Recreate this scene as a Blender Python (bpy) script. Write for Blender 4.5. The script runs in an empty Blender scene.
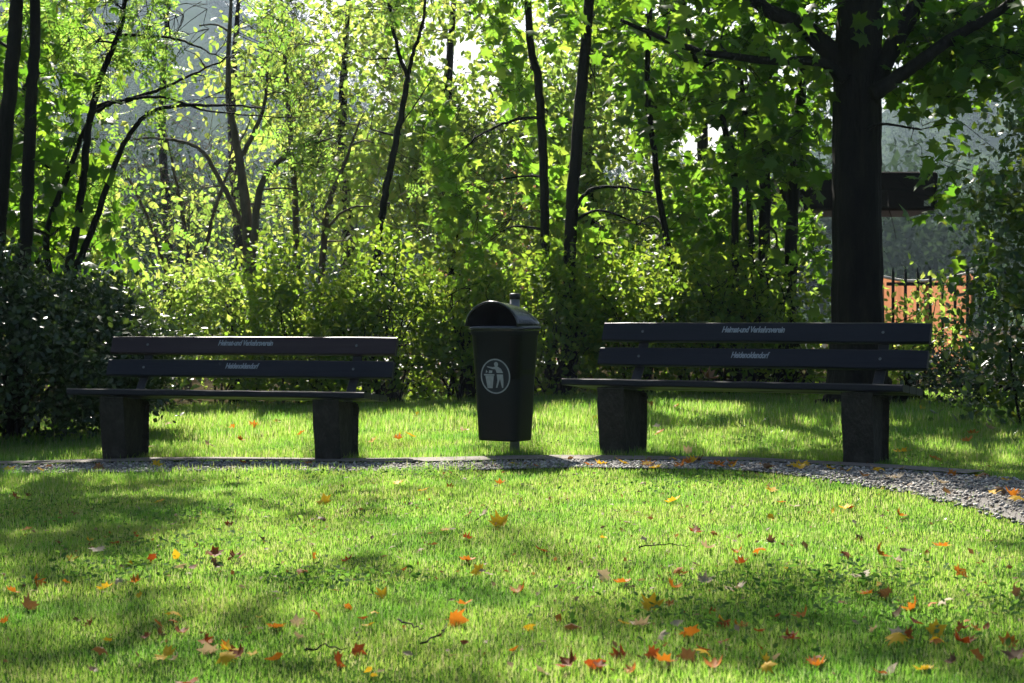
import bpy, bmesh, math, random
import numpy as np
from mathutils import Vector, Matrix

SC = bpy.context.scene
COL = SC.collection
rng = np.random.default_rng(7)
random.seed(7)

# ------------------------------------------------------------------ camera, sky, sun, exposure
F_PX, CAM_H, PITCH = 1655.0, 0.79, 0.0135
cam_d = bpy.data.cameras.new('camera')
cam_d.sensor_width = 36.0
cam_d.lens = F_PX * 36.0 / 1024.0
cam_d.clip_start, cam_d.clip_end = 0.05, 2000
cam_d.dof.use_dof = True
cam_d.dof.focus_distance = 9.8
cam_d.dof.aperture_fstop = 9.0
cam = bpy.data.objects.new('camera', cam_d)
COL.objects.link(cam)
cam.location = (0, 0, CAM_H)
cam.rotation_euler = (math.pi / 2 - PITCH, 0, 0)
SC.camera = cam

SUN_EL, SUN_AZ = math.radians(39), math.radians(-13)      # azimuth from +Y towards +X
SUN = np.array([math.cos(SUN_EL) * math.sin(SUN_AZ), math.cos(SUN_EL) * math.cos(SUN_AZ), math.sin(SUN_EL)])
world = bpy.data.worlds.new('World')
SC.world = world
world.use_nodes = True
wn = world.node_tree.nodes
wl = world.node_tree.links
sky = wn.new('ShaderNodeTexSky')
sky.sky_type = 'NISHITA'
sky.sun_disc = False
sky.sun_elevation = SUN_EL
sky.sun_rotation = SUN_AZ
sky.dust_density = 2.0
wn['Background'].inputs['Strength'].default_value = 0.05
wl.new(sky.outputs[0], wn['Background'].inputs['Color'])
sun_d = bpy.data.lights.new('sun', 'SUN')
sun_d.energy = 5.0
sun_d.angle = math.radians(0.55)
sun_d.color = (1.0, 0.94, 0.84)
sun = bpy.data.objects.new('sun', sun_d)
COL.objects.link(sun)
sun.rotation_euler = Vector(SUN).to_track_quat('Z', 'Y').to_euler()
sun.location = (-8, 30, 30)
SC.view_settings.view_transform = 'Standard'
SC.view_settings.look = 'None'
SC.view_settings.exposure = 1.62
SC.view_settings.gamma = 1.0
SC.view_settings.use_curve_mapping = False
cy = SC.cycles
cy.use_denoising = True
cy.denoising_prefilter = 'NONE'
cy.denoising_input_passes = 'RGB_ALBEDO_NORMAL'
cy.use_adaptive_sampling = False
cy.max_bounces = 8
cy.diffuse_bounces = 4
cy.glossy_bounces = 2
cy.transmission_bounces = 4
cy.transparent_max_bounces = 4
cy.volume_bounces = 0
cy.sample_clamp_indirect = 6.0
cy.caustics_reflective = False
cy.caustics_refractive = False

# ------------------------------------------------------------------ geometry of the view (for reading positions off the photograph)
def gz(x, y):
    """ground height"""
    x = np.asarray(x, float); y = np.asarray(y, float)
    slope = 0.031 * (np.clip(x, -5, 1.3) - 1.17)
    bump = 0.012 * np.sin(1.3 * x + .4) * np.sin(0.9 * y) + 0.006 * np.sin(3.1 * x + 2 * y)
    return slope + bump * np.clip((y - 1) / 3, 0, 1) * (np.abs(y - 9.6) > 0)

CP, SP = math.cos(PITCH), math.sin(PITCH)
def at(px, py, Y):
    u = (px - 512) / F_PX; v = -(py - 341.5) / F_PX
    d = np.array([u, CP + v * SP, -SP + v * CP])
    return np.array([0, 0, CAM_H]) + d * (Y / d[1])
def ground_at(px, py):
    u = (px - 512) / F_PX; v = -(py - 341.5) / F_PX
    d = np.array([u, CP + v * SP, -SP + v * CP])
    t = 10.0
    for _ in range(12):
        p = np.array([0, 0, CAM_H]) + d * t
        t = (float(gz(p[0], p[1])) - CAM_H) / d[2]
    return np.array([0, 0, CAM_H]) + d * t
def project(P):
    Z = P[:, 2] - CAM_H
    yc = P[:, 1] * CP - Z * SP
    zc = P[:, 1] * SP + Z * CP
    yc = np.where(yc < .1, .1, yc)
    return 512 + F_PX * P[:, 0] / yc, 341.5 - F_PX * zc / yc

# ------------------------------------------------------------------ materials
def new_mat(name):
    m = bpy.data.materials.new(name)
    m.use_nodes = True
    nt = m.node_tree
    return m, nt, nt.nodes, nt.links, nt.nodes['Principled BSDF']

def ramp(nt, stops):
    r = nt.nodes.new('ShaderNodeValToRGB')
    e = r.color_ramp.elements
    while len(e) < len(stops): e.new(0.5)
    for i, (p, c) in enumerate(stops):
        e[i].position = p
        e[i].color = (*c, 1)
    return r

def leaf_mat(name, refl, trans, rough=.45, mix=.5, spec=.4):
    """refl / trans: three colour stops picked leaf by leaf"""
    m, nt, N, L, P = new_mat(name)
    g = N.new('ShaderNodeNewGeometry')
    pos = [0.0, .5, 1.0] if len(refl) == 3 else np.linspace(0, 1, len(refl))
    r1 = ramp(nt, list(zip(pos, refl)))
    r2 = ramp(nt, list(zip(pos, trans)))
    L.new(g.outputs['Random Per Island'], r1.inputs[0])
    L.new(g.outputs['Random Per Island'], r2.inputs[0])
    L.new(r1.outputs[0], P.inputs['Base Color'])
    P.inputs['Roughness'].default_value = rough
    P.inputs['Specular IOR Level'].default_value = spec
    t = N.new('ShaderNodeBsdfTranslucent')
    L.new(r2.outputs[0], t.inputs['Color'])
    mx = N.new('ShaderNodeMixShader')
    mx.inputs[0].default_value = mix
    L.new(P.outputs[0], mx.inputs[1]); L.new(t.outputs[0], mx.inputs[2])
    L.new(mx.outputs[0], N['Material Output'].inputs['Surface'])
    return m

def noise_mat(name, stops, scale=8, detail=6, rough=.8, bump=.3, bscale=None, stretch=(1, 1, 1), spec=.3, dist=.02):
    m, nt, N, L, P = new_mat(name)
    tc = N.new('ShaderNodeTexCoord'); mp = N.new('ShaderNodeMapping')
    mp.inputs['Scale'].default_value = stretch
    L.new(tc.outputs['Object'], mp.inputs[0])
    n = N.new('ShaderNodeTexNoise')
    n.inputs['Scale'].default_value = scale; n.inputs['Detail'].default_value = detail
    n.inputs['Roughness'].default_value = .65
    L.new(mp.outputs[0], n.inputs['Vector'])
    r = ramp(nt, stops)
    L.new(n.outputs['Fac'], r.inputs[0]); L.new(r.outputs[0], P.inputs['Base Color'])
    P.inputs['Roughness'].default_value = rough
    P.inputs['Specular IOR Level'].default_value = spec
    if bump:
        n2 = N.new('ShaderNodeTexNoise')
        n2.inputs['Scale'].default_value = bscale or scale * 2.5; n2.inputs['Detail'].default_value = 5
        L.new(mp.outputs[0], n2.inputs['Vector'])
        b = N.new('ShaderNodeBump'); b.inputs['Strength'].default_value = bump; b.inputs['Distance'].default_value = dist
        L.new(n2.outputs['Fac'], b.inputs['Height']); L.new(b.outputs[0], P.inputs['Normal'])
    return m

M = {}
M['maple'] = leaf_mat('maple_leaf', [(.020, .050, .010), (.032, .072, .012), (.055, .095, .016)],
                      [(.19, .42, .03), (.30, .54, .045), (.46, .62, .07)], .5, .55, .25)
M['maple_shaded'] = leaf_mat('maple_leaf_shaded', [(.016, .040, .010), (.025, .058, .012), (.035, .07, .014)],
                      [(.11, .28, .016), (.18, .38, .022), (.30, .48, .03)], .5, .52, .25)  # darker copy of the maple leaf: shade of the dense crowns put into its colour
M['fine'] = leaf_mat('fine_leaf', [(.03, .07, .014), (.05, .10, .02), (.09, .12, .02)],
                     [(.25, .44, .06), (.36, .54, .08), (.53, .58, .12)], .55, .56, .22)
M['pinnate'] = leaf_mat('pinnate_leaf', [(.03, .075, .02), (.045, .10, .025), (.08, .13, .03)],
                     [(.20, .44, .05), (.31, .54, .07), (.45, .60, .10)], .5, .55, .25)
M['shrub'] = leaf_mat('shrub_leaf', [(.020, .050, .012), (.035, .075, .016), (.06, .10, .02)],
                     [(.18, .34, .022), (.28, .45, .032), (.44, .54, .055)], .48, .5, .3)
M['shrub_sunlit'] = leaf_mat('shrub_leaf_sunlit', [(.05, .09, .015), (.08, .12, .02), (.13, .15, .03)],
                     [(.28, .48, .06), (.40, .58, .08), (.57, .64, .13)], .5, .55, .25)  # paler, yellower copy of the shrub leaf: sunlight put into its colour
M['bush'] = leaf_mat('evergreen_leaf', [(.016, .036, .014), (.024, .050, .018), (.034, .064, .022)],
                     [(.04, .08, .012), (.06, .11, .016), (.09, .14, .02)], .34, .25, .5)
M['dogwood'] = leaf_mat('glossy_leaf', [(.022, .055, .020), (.032, .07, .022), (.05, .09, .022)],
                     [(.10, .19, .015), (.15, .25, .02), (.28, .33, .03)], .33, .35, .5)
M['red'] = leaf_mat('red_leaf', [(.06, .03, .02), (.09, .04, .025), (.08, .05, .03)],
                     [(.25, .09, .05), (.32, .13, .07), (.30, .20, .06)], .45, .5)
M['far'] = leaf_mat('far_leaf', [(.02, .045, .015), (.03, .06, .018), (.045, .075, .02)],
                     [(.03, .06, .02), (.04, .075, .025), (.05, .09, .03)], .9, .3, 0)
M['grass'] = leaf_mat('grass_blade', [(.026, .085, .012), (.040, .110, .016), (.060, .13, .022), (.15, .15, .06)],
                      [(.21, .49, .035), (.34, .62, .06), (.47, .66, .11), (.60, .60, .28)], .26, .5, .5)
nt_ = M['grass'].node_tree      # drier and mossier patches of sward
tcg = nt_.nodes.new('ShaderNodeTexCoord'); ng = nt_.nodes.new('ShaderNodeTexNoise'); ng.inputs['Scale'].default_value = 1.7; ng.inputs['Detail'].default_value = 5
nt_.links.new(tcg.outputs['Object'], ng.inputs['Vector'])
rg = ramp(nt_, [(.36, (.62, .80, .72)), (.5, (1, 1, 1)), (.66, (1.0, .90, 1.0))]); nt_.links.new(ng.outputs['Fac'], rg.inputs[0])
for tgt in [nt_.nodes['Principled BSDF'].inputs['Base Color'], [n_ for n_ in nt_.nodes if n_.type == 'BSDF_TRANSLUCENT'][0].inputs['Color']]:
    src = tgt.links[0].from_socket
    mxg = nt_.nodes.new('ShaderNodeMix'); mxg.data_type = 'RGBA'; mxg.blend_type = 'MULTIPLY'; mxg.inputs[0].default_value = 1
    nt_.links.new(src, mxg.inputs[6]); nt_.links.new(rg.outputs[0], mxg.inputs[7]); nt_.links.new(mxg.outputs[2], tgt)
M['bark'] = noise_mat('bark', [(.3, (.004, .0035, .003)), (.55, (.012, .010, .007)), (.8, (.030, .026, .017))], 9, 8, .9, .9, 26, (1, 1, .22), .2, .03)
M['bark_pale'] = noise_mat('bark_pale', [(.3, (.05, .038, .028)), (.7, (.14, .11, .08))], 14, 6, .9, .5, 30, (1, 1, .3), .2)
M['soil'] = noise_mat('soil', [(.3, (.018, .045, .008)), (.55, (.032, .072, .012)), (.75, (.05, .07, .02))], 5, 8, .95, .5, 60, spec=0)
M['litter'] = noise_mat('woodland_floor', [(.3, (.02, .018, .012)), (.6, (.05, .04, .022)), (.8, (.04, .06, .02))], 3, 8, 1, .4, 30, spec=0)
M['hill'] = noise_mat('hill_ground', [(.3, (.03, .05, .02)), (.7, (.05, .08, .03))], .3, 5, 1, 0, spec=0)
M['path'] = noise_mat('gravel_bed', [(.3, (.10, .09, .08)), (.7, (.22, .20, .18))], 40, 6, .9, .6, 90)
M['road'] = noise_mat('pale_road', [(.3, (.30, .29, .27)), (.7, (.42, .40, .38))], 6, 5, .8, 0)
M['kerb'] = noise_mat('worn_kerb', [(.3, (.10, .085, .07)), (.7, (.22, .19, .16))], 16, 7, .85, .5, 60)
M['concrete'] = noise_mat('exposed_concrete', [(.25, (.012, .014, .008)), (.5, (.030, .027, .020)), (.75, (.06, .054, .042))], 18, 9, .9, .9, 75, (1, 1, .6))
M['plank'] = None
M['metal_dark'] = noise_mat('black_iron', [(.3, (.008, .008, .009)), (.7, (.02, .019, .018))], 30, 4, .5, .1)
M['letter'] = noise_mat('pale_lettering', [(.3, (.22, .24, .26)), (.7, (.32, .34, .36))], 120, 4, .6, 0)
M['plastic'] = noise_mat('bin_plastic', [(.3, (.004, .006, .006)), (.7, (.007, .009, .009))], 12, 5, .5, .06, 160, spec=.2)
M['hood'] = noise_mat('bin_hood_plastic', [(.3, (.010, .012, .015)), (.7, (.017, .020, .025))], 8, 5, .20, .05, 60, spec=.7)
M['inside'] = noise_mat('bin_inside_shade', [(.3, (.002, .002, .002)), (.7, (.004, .004, .004))], 12, 3, .8, 0)  # near black: the shade inside the hood opening is put into the colour
M['sticker'] = noise_mat('grey_sticker', [(.3, (.22, .24, .24)), (.7, (.30, .32, .32))], 40, 4, .5, 0)
M['sticker_dark'] = noise_mat('dark_sticker', [(.3, (.009, .012, .018)), (.7, (.013, .017, .024))], 40, 4, .45, 0)
M['zinc'] = noise_mat('zinc_post', [(.3, (.10, .11, .11)), (.7, (.17, .18, .18))], 25, 6, .5, .1)
M['shelter'] = noise_mat('dark_brown_boards', [(.3, (.008, .006, .004)), (.7, (.018, .013, .009))], 6, 6, .8, .2, 30, (.3, 1, 1), .1)
M['label'] = noise_mat('pale_label', [(.3, (.28, .27, .22)), (.7, (.38, .36, .30))], 30, 3, .6, 0)
M['coping'] = noise_mat('pale_rope', [(.3, (.55, .5, .45)), (.7, (.7, .66, .6))], 20, 3, .8, 0)
M['orange'] = leaf_mat('orange_sheeting', [(.30, .12, .06), (.33, .135, .065), (.35, .15, .07)],
                       [(.32, .14, .07), (.34, .15, .075), (.36, .16, .08)], .6, .55)
M['picket'] = noise_mat('white_paint', [(.3, (.7, .7, .68)), (.7, (.82, .82, .8))], 12, 4, .6, 0)

def plank_mat(name, a, b):
    return noise_mat(name, [(.3, a), (.7, b)], 10, 7, .5, .45, 30, (.10, 1.4, 1.4), .22, .006)
M['plank_brown'] = plank_mat('brown_stained_plank', (.022, .012, .014), (.036, .022, .024))
M['plank_blue'] = plank_mat('black_stained_plank', (.006, .007, .011), (.012, .013, .019))

def fallen(name, a, b, tr, mix=.35):
    return leaf_mat(name, [a, tuple((x + y) / 2 for x, y in zip(a, b)), b], [tr, tr, tr], .6, mix, .12)
M['f_yellow'] = fallen('yellow_fallen', (.62, .33, .01), (.72, .46, .03), (.75, .45, .02))
M['f_orange'] = fallen('orange_fallen', (.38, .11, .015), (.50, .18, .02), (.58, .19, .015))
M['f_red'] = fallen('russet_fallen', (.16, .05, .018), (.28, .09, .028), (.36, .07, .01))
M['f_pale'] = fallen('pale_fallen', (.34, .25, .15), (.46, .38, .26), (.5, .36, .18), .3)
M['f_brown'] = fallen('brown_fallen', (.10, .06, .03), (.17, .10, .05), (.2, .1, .03), .25)

# ------------------------------------------------------------------ object helpers
def tag(o, label=None, cat=None, group=None, kind=None):
    if label: o['label'] = label
    if cat: o['category'] = cat
    if group: o['group'] = group
    if kind: o['kind'] = kind
    return o
def empty(name, loc=(0, 0, 0), rz=0):
    o = bpy.data.objects.new(name, None)
    o.empty_display_size = .2
    COL.objects.link(o)
    o.location = loc
    o.rotation_euler = (0, 0, rz)
    return o
def link_mesh(name, me, mat=None, parent=None, smooth=False):
    o = bpy.data.objects.new(name, me)
    COL.objects.link(o)
    if mat: me.materials.append(mat)
    if parent: o.parent = parent
    if smooth:
        me.polygons.foreach_set('use_smooth', [True] * len(me.polygons))
    return o
def bm_obj(name, bm, mat, parent=None, smooth=False):
    bmesh.ops.recalc_face_normals(bm, faces=bm.faces[:])
    me = bpy.data.meshes.new(name)
    bm.to_mesh(me); bm.free()
    return link_mesh(name, me, mat, parent, smooth)
def np_mesh(name, verts, loops, totals):
    """verts Nx3; loops flat vertex ids; totals vertices per face"""
    me = bpy.data.meshes.new(name)
    verts = np.asarray(verts, np.float32); loops = np.asarray(loops, np.int32); totals = np.asarray(totals, np.int32)
    me.vertices.add(len(verts)); me.vertices.foreach_set('co', verts.ravel())
    me.loops.add(len(loops)); me.loops.foreach_set('vertex_index', loops)
    me.polygons.add(len(totals))
    starts = np.concatenate([[0], np.cumsum(totals)[:-1]]).astype(np.int32)
    me.polygons.foreach_set('loop_start', starts)
    me.update(calc_edges=True)
    me.validate()
    return me

class Geo:
    """collects polygons as numpy arrays"""
    def __init__(s): s.v, s.l, s.t, s.n = [], [], [], 0
    def add(s, v, l, t):
        s.v.append(v); s.l.append(np.asarray(l) + s.n); s.t.append(t); s.n += len(v)
    def mesh(s, name):
        return np_mesh(name, np.concatenate(s.v), np.concatenate(s.l), np.concatenate(s.t))
    def tube(s, pts, rad, sides=6, cap=True):
        pts = np.asarray(pts, float); rad = np.asarray(rad, float)
        n = len(pts)
        tan = np.gradient(pts, axis=0)
        tan /= np.linalg.norm(tan, axis=1)[:, None] + 1e-9
        ref = np.array([.31, .93, .12]) if abs(tan[0][1]) < .8 else np.array([1., .1, .2])
        a = np.cross(tan, ref); a /= np.linalg.norm(a, axis=1)[:, None] + 1e-9
        b = np.cross(tan, a)
        ang = np.arange(sides) * 2 * np.pi / sides
        rr_ = np.repeat(rad[:, None], sides, 1)
        if rad.max() > .15:
            h_ = np.arange(n)[:, None]
            rr_ = rr_ * (1 + .05 * np.sin(5 * ang[None] + .08 * h_) + .03 * np.sin(11 * ang[None] - .1 * h_) + rng.normal(scale=.012, size=rr_.shape))
            rr_[:6] *= 1 + (.35 * (1 - np.arange(6) / 6) ** 2)[:min(6, n), None] * (1 + .5 * np.sin(5 * ang[None]))
        ring = pts[:, None, :] + rr_[:, :, None] * (np.cos(ang)[None, :, None] * a[:, None, :] + np.sin(ang)[None, :, None] * b[:, None, :])
        v = ring.reshape(-1, 3)
        i = np.arange(n - 1)[:, None] * sides; j = np.arange(sides)[None, :]; k = (j + 1) % sides
        q = np.stack([i + j, i + k, i + sides + k, i + sides + j], -1).reshape(-1)
        t = np.full((n - 1) * sides, 4)
        if cap:
            q = np.concatenate([q, np.arange(sides)[::-1], (n - 1) * sides + np.arange(sides)])
            t = np.concatenate([t, [sides, sides]])
        s.add(v, q, t)

def smooth_path(pts, n=10):
    """Catmull-Rom"""
    P = np.asarray(pts, float)
    if len(P) < 3:
        return P[0] + (P[-1] - P[0]) * np.linspace(0, 1, n)[:, None]
    P = np.vstack([2 * P[0] - P[1], P, 2 * P[-1] - P[-2]])
    out = []
    for i in range(1, len(P) - 2):
        t = np.linspace(0, 1, n, endpoint=False)[:, None]
        p0, p1, p2, p3 = P[i - 1:i + 3]
        out.append(.5 * (2 * p1 + (p2 - p0) * t + (2 * p0 - 5 * p1 + 4 * p2 - p3) * t ** 2 + (3 * p1 - p0 - 3 * p2 + p3) * t ** 3))
    return np.vstack(out + [P[-2][None]])

# ------------------------------------------------------------------ leaf shapes: (verts, list of faces), unit length, lying in xy, normal +z
def maple_template():
    tips = [(0, .0), (.10, .02), (.36, -.10), (.30, .10), (.52, .22), (.34, .34), (.58, .62), (.28, .60), (.20, .66), (0, 1.0)]
    right = tips[1:]
    out = [(0, 0)] + right + [(-x, y) for x, y in right[-2::-1]]
    v = [(x, y, -.28 * abs(x) ** 1.3 - .18 * max(0, y - .4) ** 1.5) for x, y in out]
    c = len(v); v.append((0, .36, .05))
    f = [(i, (i + 1) % c, c) for i in range(c)]
    return np.array(v), f
def ovate_template():
    v = [(0, 0, 0), (.24, .28, .05), (.26, .58, .04), (0, 1, -.10), (-.26, .58, .04), (-.24, .28, .05), (0, .3, -.02), (0, .62, -.04)]
    f = [(0, 1, 2, 7, 6), (7, 2, 3), (0, 6, 7, 4, 5), (7, 3, 4)]
    return np.array(v), f
def diamond_template():
    v = [(0, 0, 0), (.27, .45, .07), (0, 1, -.05), (-.27, .45, .07)]
    return np.array(v), [(0, 1, 2), (0, 2, 3)]
def pinnate_template(pairs=5):
    v, f = [], []
    def leaflet(bx, by, dx, dy, l, w, dz):
        n = len(v)
        px, py = -dy, dx
        v.extend([(bx, by, dz), (bx + dx * l * .5 + px * w, by + dy * l * .5 + py * w, dz + .02),
                  (bx + dx * l, by + dy * l, dz - .04), (bx + dx * l * .5 - px * w, by + dy * l * .5 - py * w, dz + .02)])
        f.append((n, n + 1, n + 2, n + 3))
    for i in range(pairs):
        y = .14 + .70 * i / (pairs - 1)
        dz = -.25 * y * y
        for s in (-1, 1):
            leaflet(s * .01, y, s * .93, .36, .30 * (1 - .25 * i / pairs), .062, dz)
    leaflet(0, .84, 0, 1, .24, .065, -.2)
    n = len(v)
    v.extend([(-.008, 0, 0), (.008, 0, 0), (.008, .9, -.2), (-.008, .9, -.2)])
    f.append((n, n + 1, n + 2, n + 3))
    return np.array(v), f
def blade_template():
    v = [(-.5, 0, 0), (.5, 0, 0), (.38, .12, .5), (-.38, .12, .5), (0, .42, .95)]
    return np.array(v), [(0, 1, 2, 3), (3, 2, 4)]
T = {'maple': maple_template(), 'ovate': ovate_template(), 'diamond': diamond_template(), 'pinnate': pinnate_template(), 'blade': blade_template()}

def scatter(geo, template, C, Nrm, size, hang=None):
    """place one leaf per row of C"""
    n = len(C)
    if n == 0: return
    tv, tf = template
    Nrm = Nrm / (np.linalg.norm(Nrm, axis=1)[:, None] + 1e-9)
    if hang is None: hang = rng.normal(size=(n, 3))
    X = np.cross(hang, Nrm); X /= np.linalg.norm(X, axis=1)[:, None] + 1e-9
    Y = np.cross(Nrm, X)
    size = np.broadcast_to(size, (n,))
    V = C[:, None, :] + size[:, None, None] * (tv[None, :, 0:1] * X[:, None, :] + tv[None, :, 1:2] * Y[:, None, :] + tv[None, :, 2:3] * Nrm[:, None, :])
    k = len(tv)
    fl = np.concatenate([np.array(f) for f in tf]); ft = np.array([len(f) for f in tf])
    loops = (fl[None, :] + (np.arange(n) * k)[:, None]).ravel()
    geo.add(V.reshape(-1, 3), loops, np.tile(ft, n))

# ------------------------------------------------------------------ where the canopy lets the sun through to the lawn (crown gaps)
LIT = [  # centre x, y, half-width, half-height, openness  (spots of sun seen on the grass)
    (255, 522, 110, 30, 1), (250, 428, 70, 40, 1), (420, 425, 70, 48, 1), (566, 428, 42, 45, .9), (700, 408, 60, 12, .9), (650, 440, 60, 10, .6),
    (800, 515, 280, 42, 1), (590, 492, 210, 24, .9), (950, 565, 110, 50, .95), (620, 560, 130, 22, .8), (480, 545, 90, 20, .7),
    (610, 655, 140, 32, 1), (420, 640, 150, 26, .6), (280, 640, 90, 30, .55), (860, 590, 100, 22, .7), (80, 565, 60, 25, .5), (760, 650, 130, 28, .6), (160, 610, 70, 26, .4),
    (930, 470, 60, 12, .6), (255, 345, 150, 12, 1), (505, 305, 30, 12, .9), (735, 384, 180, 6, .8), (240, 391, 160, 6, 1), (240, 468, 200, 7, .7), (600, 466, 60, 6, .9),
    (960, 500, 70, 14, .8), (760, 430, 80, 14, .35), (930, 425, 60, 20, .25)]
DARK = [(670, 605, 130, 26, .9), (50, 500, 110, 28, .4), (1005, 660, 50, 40, .8), (400, 665, 90, 14, .6), (860, 640, 120, 20, .5)]
BASE_OPEN = .5
def openness(px, py):
    o = BASE_OPEN + .07 * (py > 480) + .13 * np.sin(px * .031 + py * .05 + 1) * np.sin(py * .09 - px * .017) + .12 * np.sin(px * .083 + 2 * np.sin(py * .11))
    for cx, cy_, rx, ry, a in LIT:
        d = ((px - cx) / rx) ** 2 + ((py - cy_) / ry) ** 2
        o = np.maximum(o, a * np.clip(1.6 - d, 0, 1))
    for cx, cy_, rx, ry, a in DARK:
        d = ((px - cx) / rx) ** 2 + ((py - cy_) / ry) ** 2
        o = o * (1 - a * np.clip(1.5 - d, 0, 1))
    return o
def sun_cull(C):
    """mask of leaves to keep: crowns are gappy above the sunny spots of the lawn"""
    t = (C[:, 2] - .03) / SUN[2]
    G = C - SUN[None] * t[:, None]
    px, py = project(G)
    infr = (px > -200) & (px < 1224) & (py > 330) & (py < 800) & (G[:, 1] > 2.8)
    o = np.where(infr, openness(px, py), .45)
    return rng.random(len(C)) > np.clip((o - .12) * 1.3, 0, 1) ** .8
GAPS = [  # sky and distance seen through the crowns
    (110, 30, 26, 24, .6), (135, 80, 24, 20, .6), (430, 40, 40, 28, .5), (455, 55, 26, 20, .8), (320, 85, 14, 10, .8), (900, 140, 34, 30, .92), (895, 165, 20, 22, 1), (910, 198, 22, 18, 1), (900, 245, 16, 26, .8), (960, 150, 40, 60, .6), (990, 130, 30, 40, .9), (925, 245, 50, 26, 1), (857, 205, 34, 130, 1), (890, 240, 20, 30, .7), (800, 197, 32, 14, .75),
    (745, 72, 12, 10, .9), (715, 135, 30, 14, .8), (690, 150, 18, 16, .8), (240, 110, 60, 22, .45), (150, 160, 40, 50, .45), (310, 70, 40, 40, .3), (520, 180, 18, 22, .5), (620, 170, 16, 14, .7), (130, 230, 40, 40, .4)]
def gap_cull(C):
    px, py = project(C)
    keep = np.ones(len(C), bool)
    for cx, cy_, rx, ry, a in GAPS:
        d = ((px - cx) / rx) ** 2 + ((py - cy_) / ry) ** 2
        keep &= rng.random(len(C)) > a * np.clip(1.7 - d, 0, 1)
    return keep

# ------------------------------------------------------------------ trees
def clump_centres(blobs):
    """blobs: (px, py, Y, rx px, ry px, half-depth m, clumps)"""
    out = []
    for px, py, Y, rx, ry, rd, k in blobs:
        s = Y / F_PX
        c = at(px, py, Y)
        u = rng.normal(size=(k, 3)); u /= np.linalg.norm(u, axis=1)[:, None]
        r = rng.random(k) ** (1 / 2.4)
        out.append(c + u * r[:, None] * np.array([rx * s, rd, ry * s]))
    return np.vstack(out)

def tree(name, label, group, stems, blobs, leaf, mat, size, per, spread=.26, flat=.55, up=.6, cull=True, gaps=True, bark='bark', limb=.03, reach=2.0, category='tree', thin=1.0):
    """stems: list of (list of (px, py, Y), list of radii in metres)"""
    base = at(*stems[0][0][0])
    base[2] = float(gz(base[0], base[1]))
    root = empty(name, base)
    tag(root, label, category, group)
    wood = Geo()
    nodes, rads = [], []
    for pts, rr in stems:
        W = np.array([at(*p) for p in pts])
        gap_ = W[0][2] - float(gz(W[0][0], W[0][1]))
        if 0 < gap_ < 2.2 and pts[0][1] > 290:
            W = np.vstack([[W[0][0] + rng.normal(scale=.03), W[0][1], W[0][2] - gap_ - .08], W]); rr = [rr[0] * 1.12] + list(rr)
        path = smooth_path(W, 9)
        path[1:-1] += rng.normal(scale=.004, size=(len(path) - 2, 3))
        r = np.interp(np.linspace(0, len(rr) - 1, len(path)), np.arange(len(rr)), rr)
        big = max(rr) > .12
        wood.tube(path - base, r, 40 if big and max(rr) > .2 else 8)
        nodes.append(path); rads.append(r)
    nodes = np.vstack(nodes); rads = np.concatenate(rads)
    C = clump_centres(blobs)
    # limbs: each clump hangs on the nearest older node
    z0 = nodes[:, 2].min() + .25 * (nodes[:, 2].max() - nodes[:, 2].min())
    d0 = np.array([np.min(np.linalg.norm(nodes - c, axis=1)) for c in C])
    pool, prad, pfix = list(nodes[nodes[:, 2] > z0]), list(rads[nodes[:, 2] > z0]), 0
    for i in np.argsort(d0):
        c = C[i]
        P = np.array(pool)
        dv = c - P
        dist = np.linalg.norm(dv, axis=1) + .9 * np.maximum(0, P[:, 2] - c[2])
        j = int(np.argmin(dist))
        a, ra = P[j], prad[j]
        L_ = np.linalg.norm(c - a)
        if L_ < .05: continue
        mid = (a + c) / 2 + rng.normal(scale=.09 * L_, size=3) + np.array([0, 0, .06 * L_])
        q = smooth_path([a, mid, c], 4)
        r0 = min(ra * .7, limb * (.35 + .35 * L_))
        r1 = max(.003, r0 * .45)
        wood.tube(q - base, np.linspace(r0, r1, len(q)), 5, False)
        pool.extend([q[4], c]); prad.extend([(r0 + r1) / 2, r1])
    # leaves
    k = len(C)
    n = k * per
    ci = np.repeat(np.arange(k), per)
    clump_r = spread * (.6 + .8 * rng.random(k))
    off = rng.normal(size=(n, 3)) * clump_r[ci][:, None] * np.array([1, 1, flat])
    tilt = rng.normal(scale=.35, size=(k, 2))
    off[:, 2] += off[:, 0] * tilt[ci, 0] + off[:, 1] * tilt[ci, 1] - .25 * (off[:, 0] ** 2 + off[:, 1] ** 2) / spread
    Pts = C[ci] + off
    keep = Pts[:, 2] > gz(Pts[:, 0], Pts[:, 1]) + .02
    if cull: keep &= sun_cull(Pts)
    if gaps: keep &= gap_cull(Pts)
    Pts = Pts[keep]; n = len(Pts)
    nr = rng.normal(size=(n, 3)) * .75 + np.array([0, -.15, up])
    hang = rng.normal(size=(n, 3)) * .8 + (Pts - C[ci][keep]) / spread * .5 + np.array([0, 0, -.5])
    crown = Geo()
    scatter(crown, T[leaf], Pts - base, nr, size * (.6 + .7 * rng.random(n)), hang)
    # leaf-bearing twigs
    m = min(n, int(k * 4))
    if m:
        pick = rng.choice(n, m, replace=False)
        for p, c in zip(Pts[pick] - base, C[ci][keep][pick] - base):
            if np.linalg.norm(p - c) < 2.5 * spread:
                wood.tube(np.array([c, (p + c) / 2 + rng.normal(scale=.02, size=3), p]), [.004, .003, .0018], 3, False)
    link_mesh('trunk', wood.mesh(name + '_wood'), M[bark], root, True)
    link_mesh('crown', crown.mesh(name + '_leaves'), M[mat], root)
    return root

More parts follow.
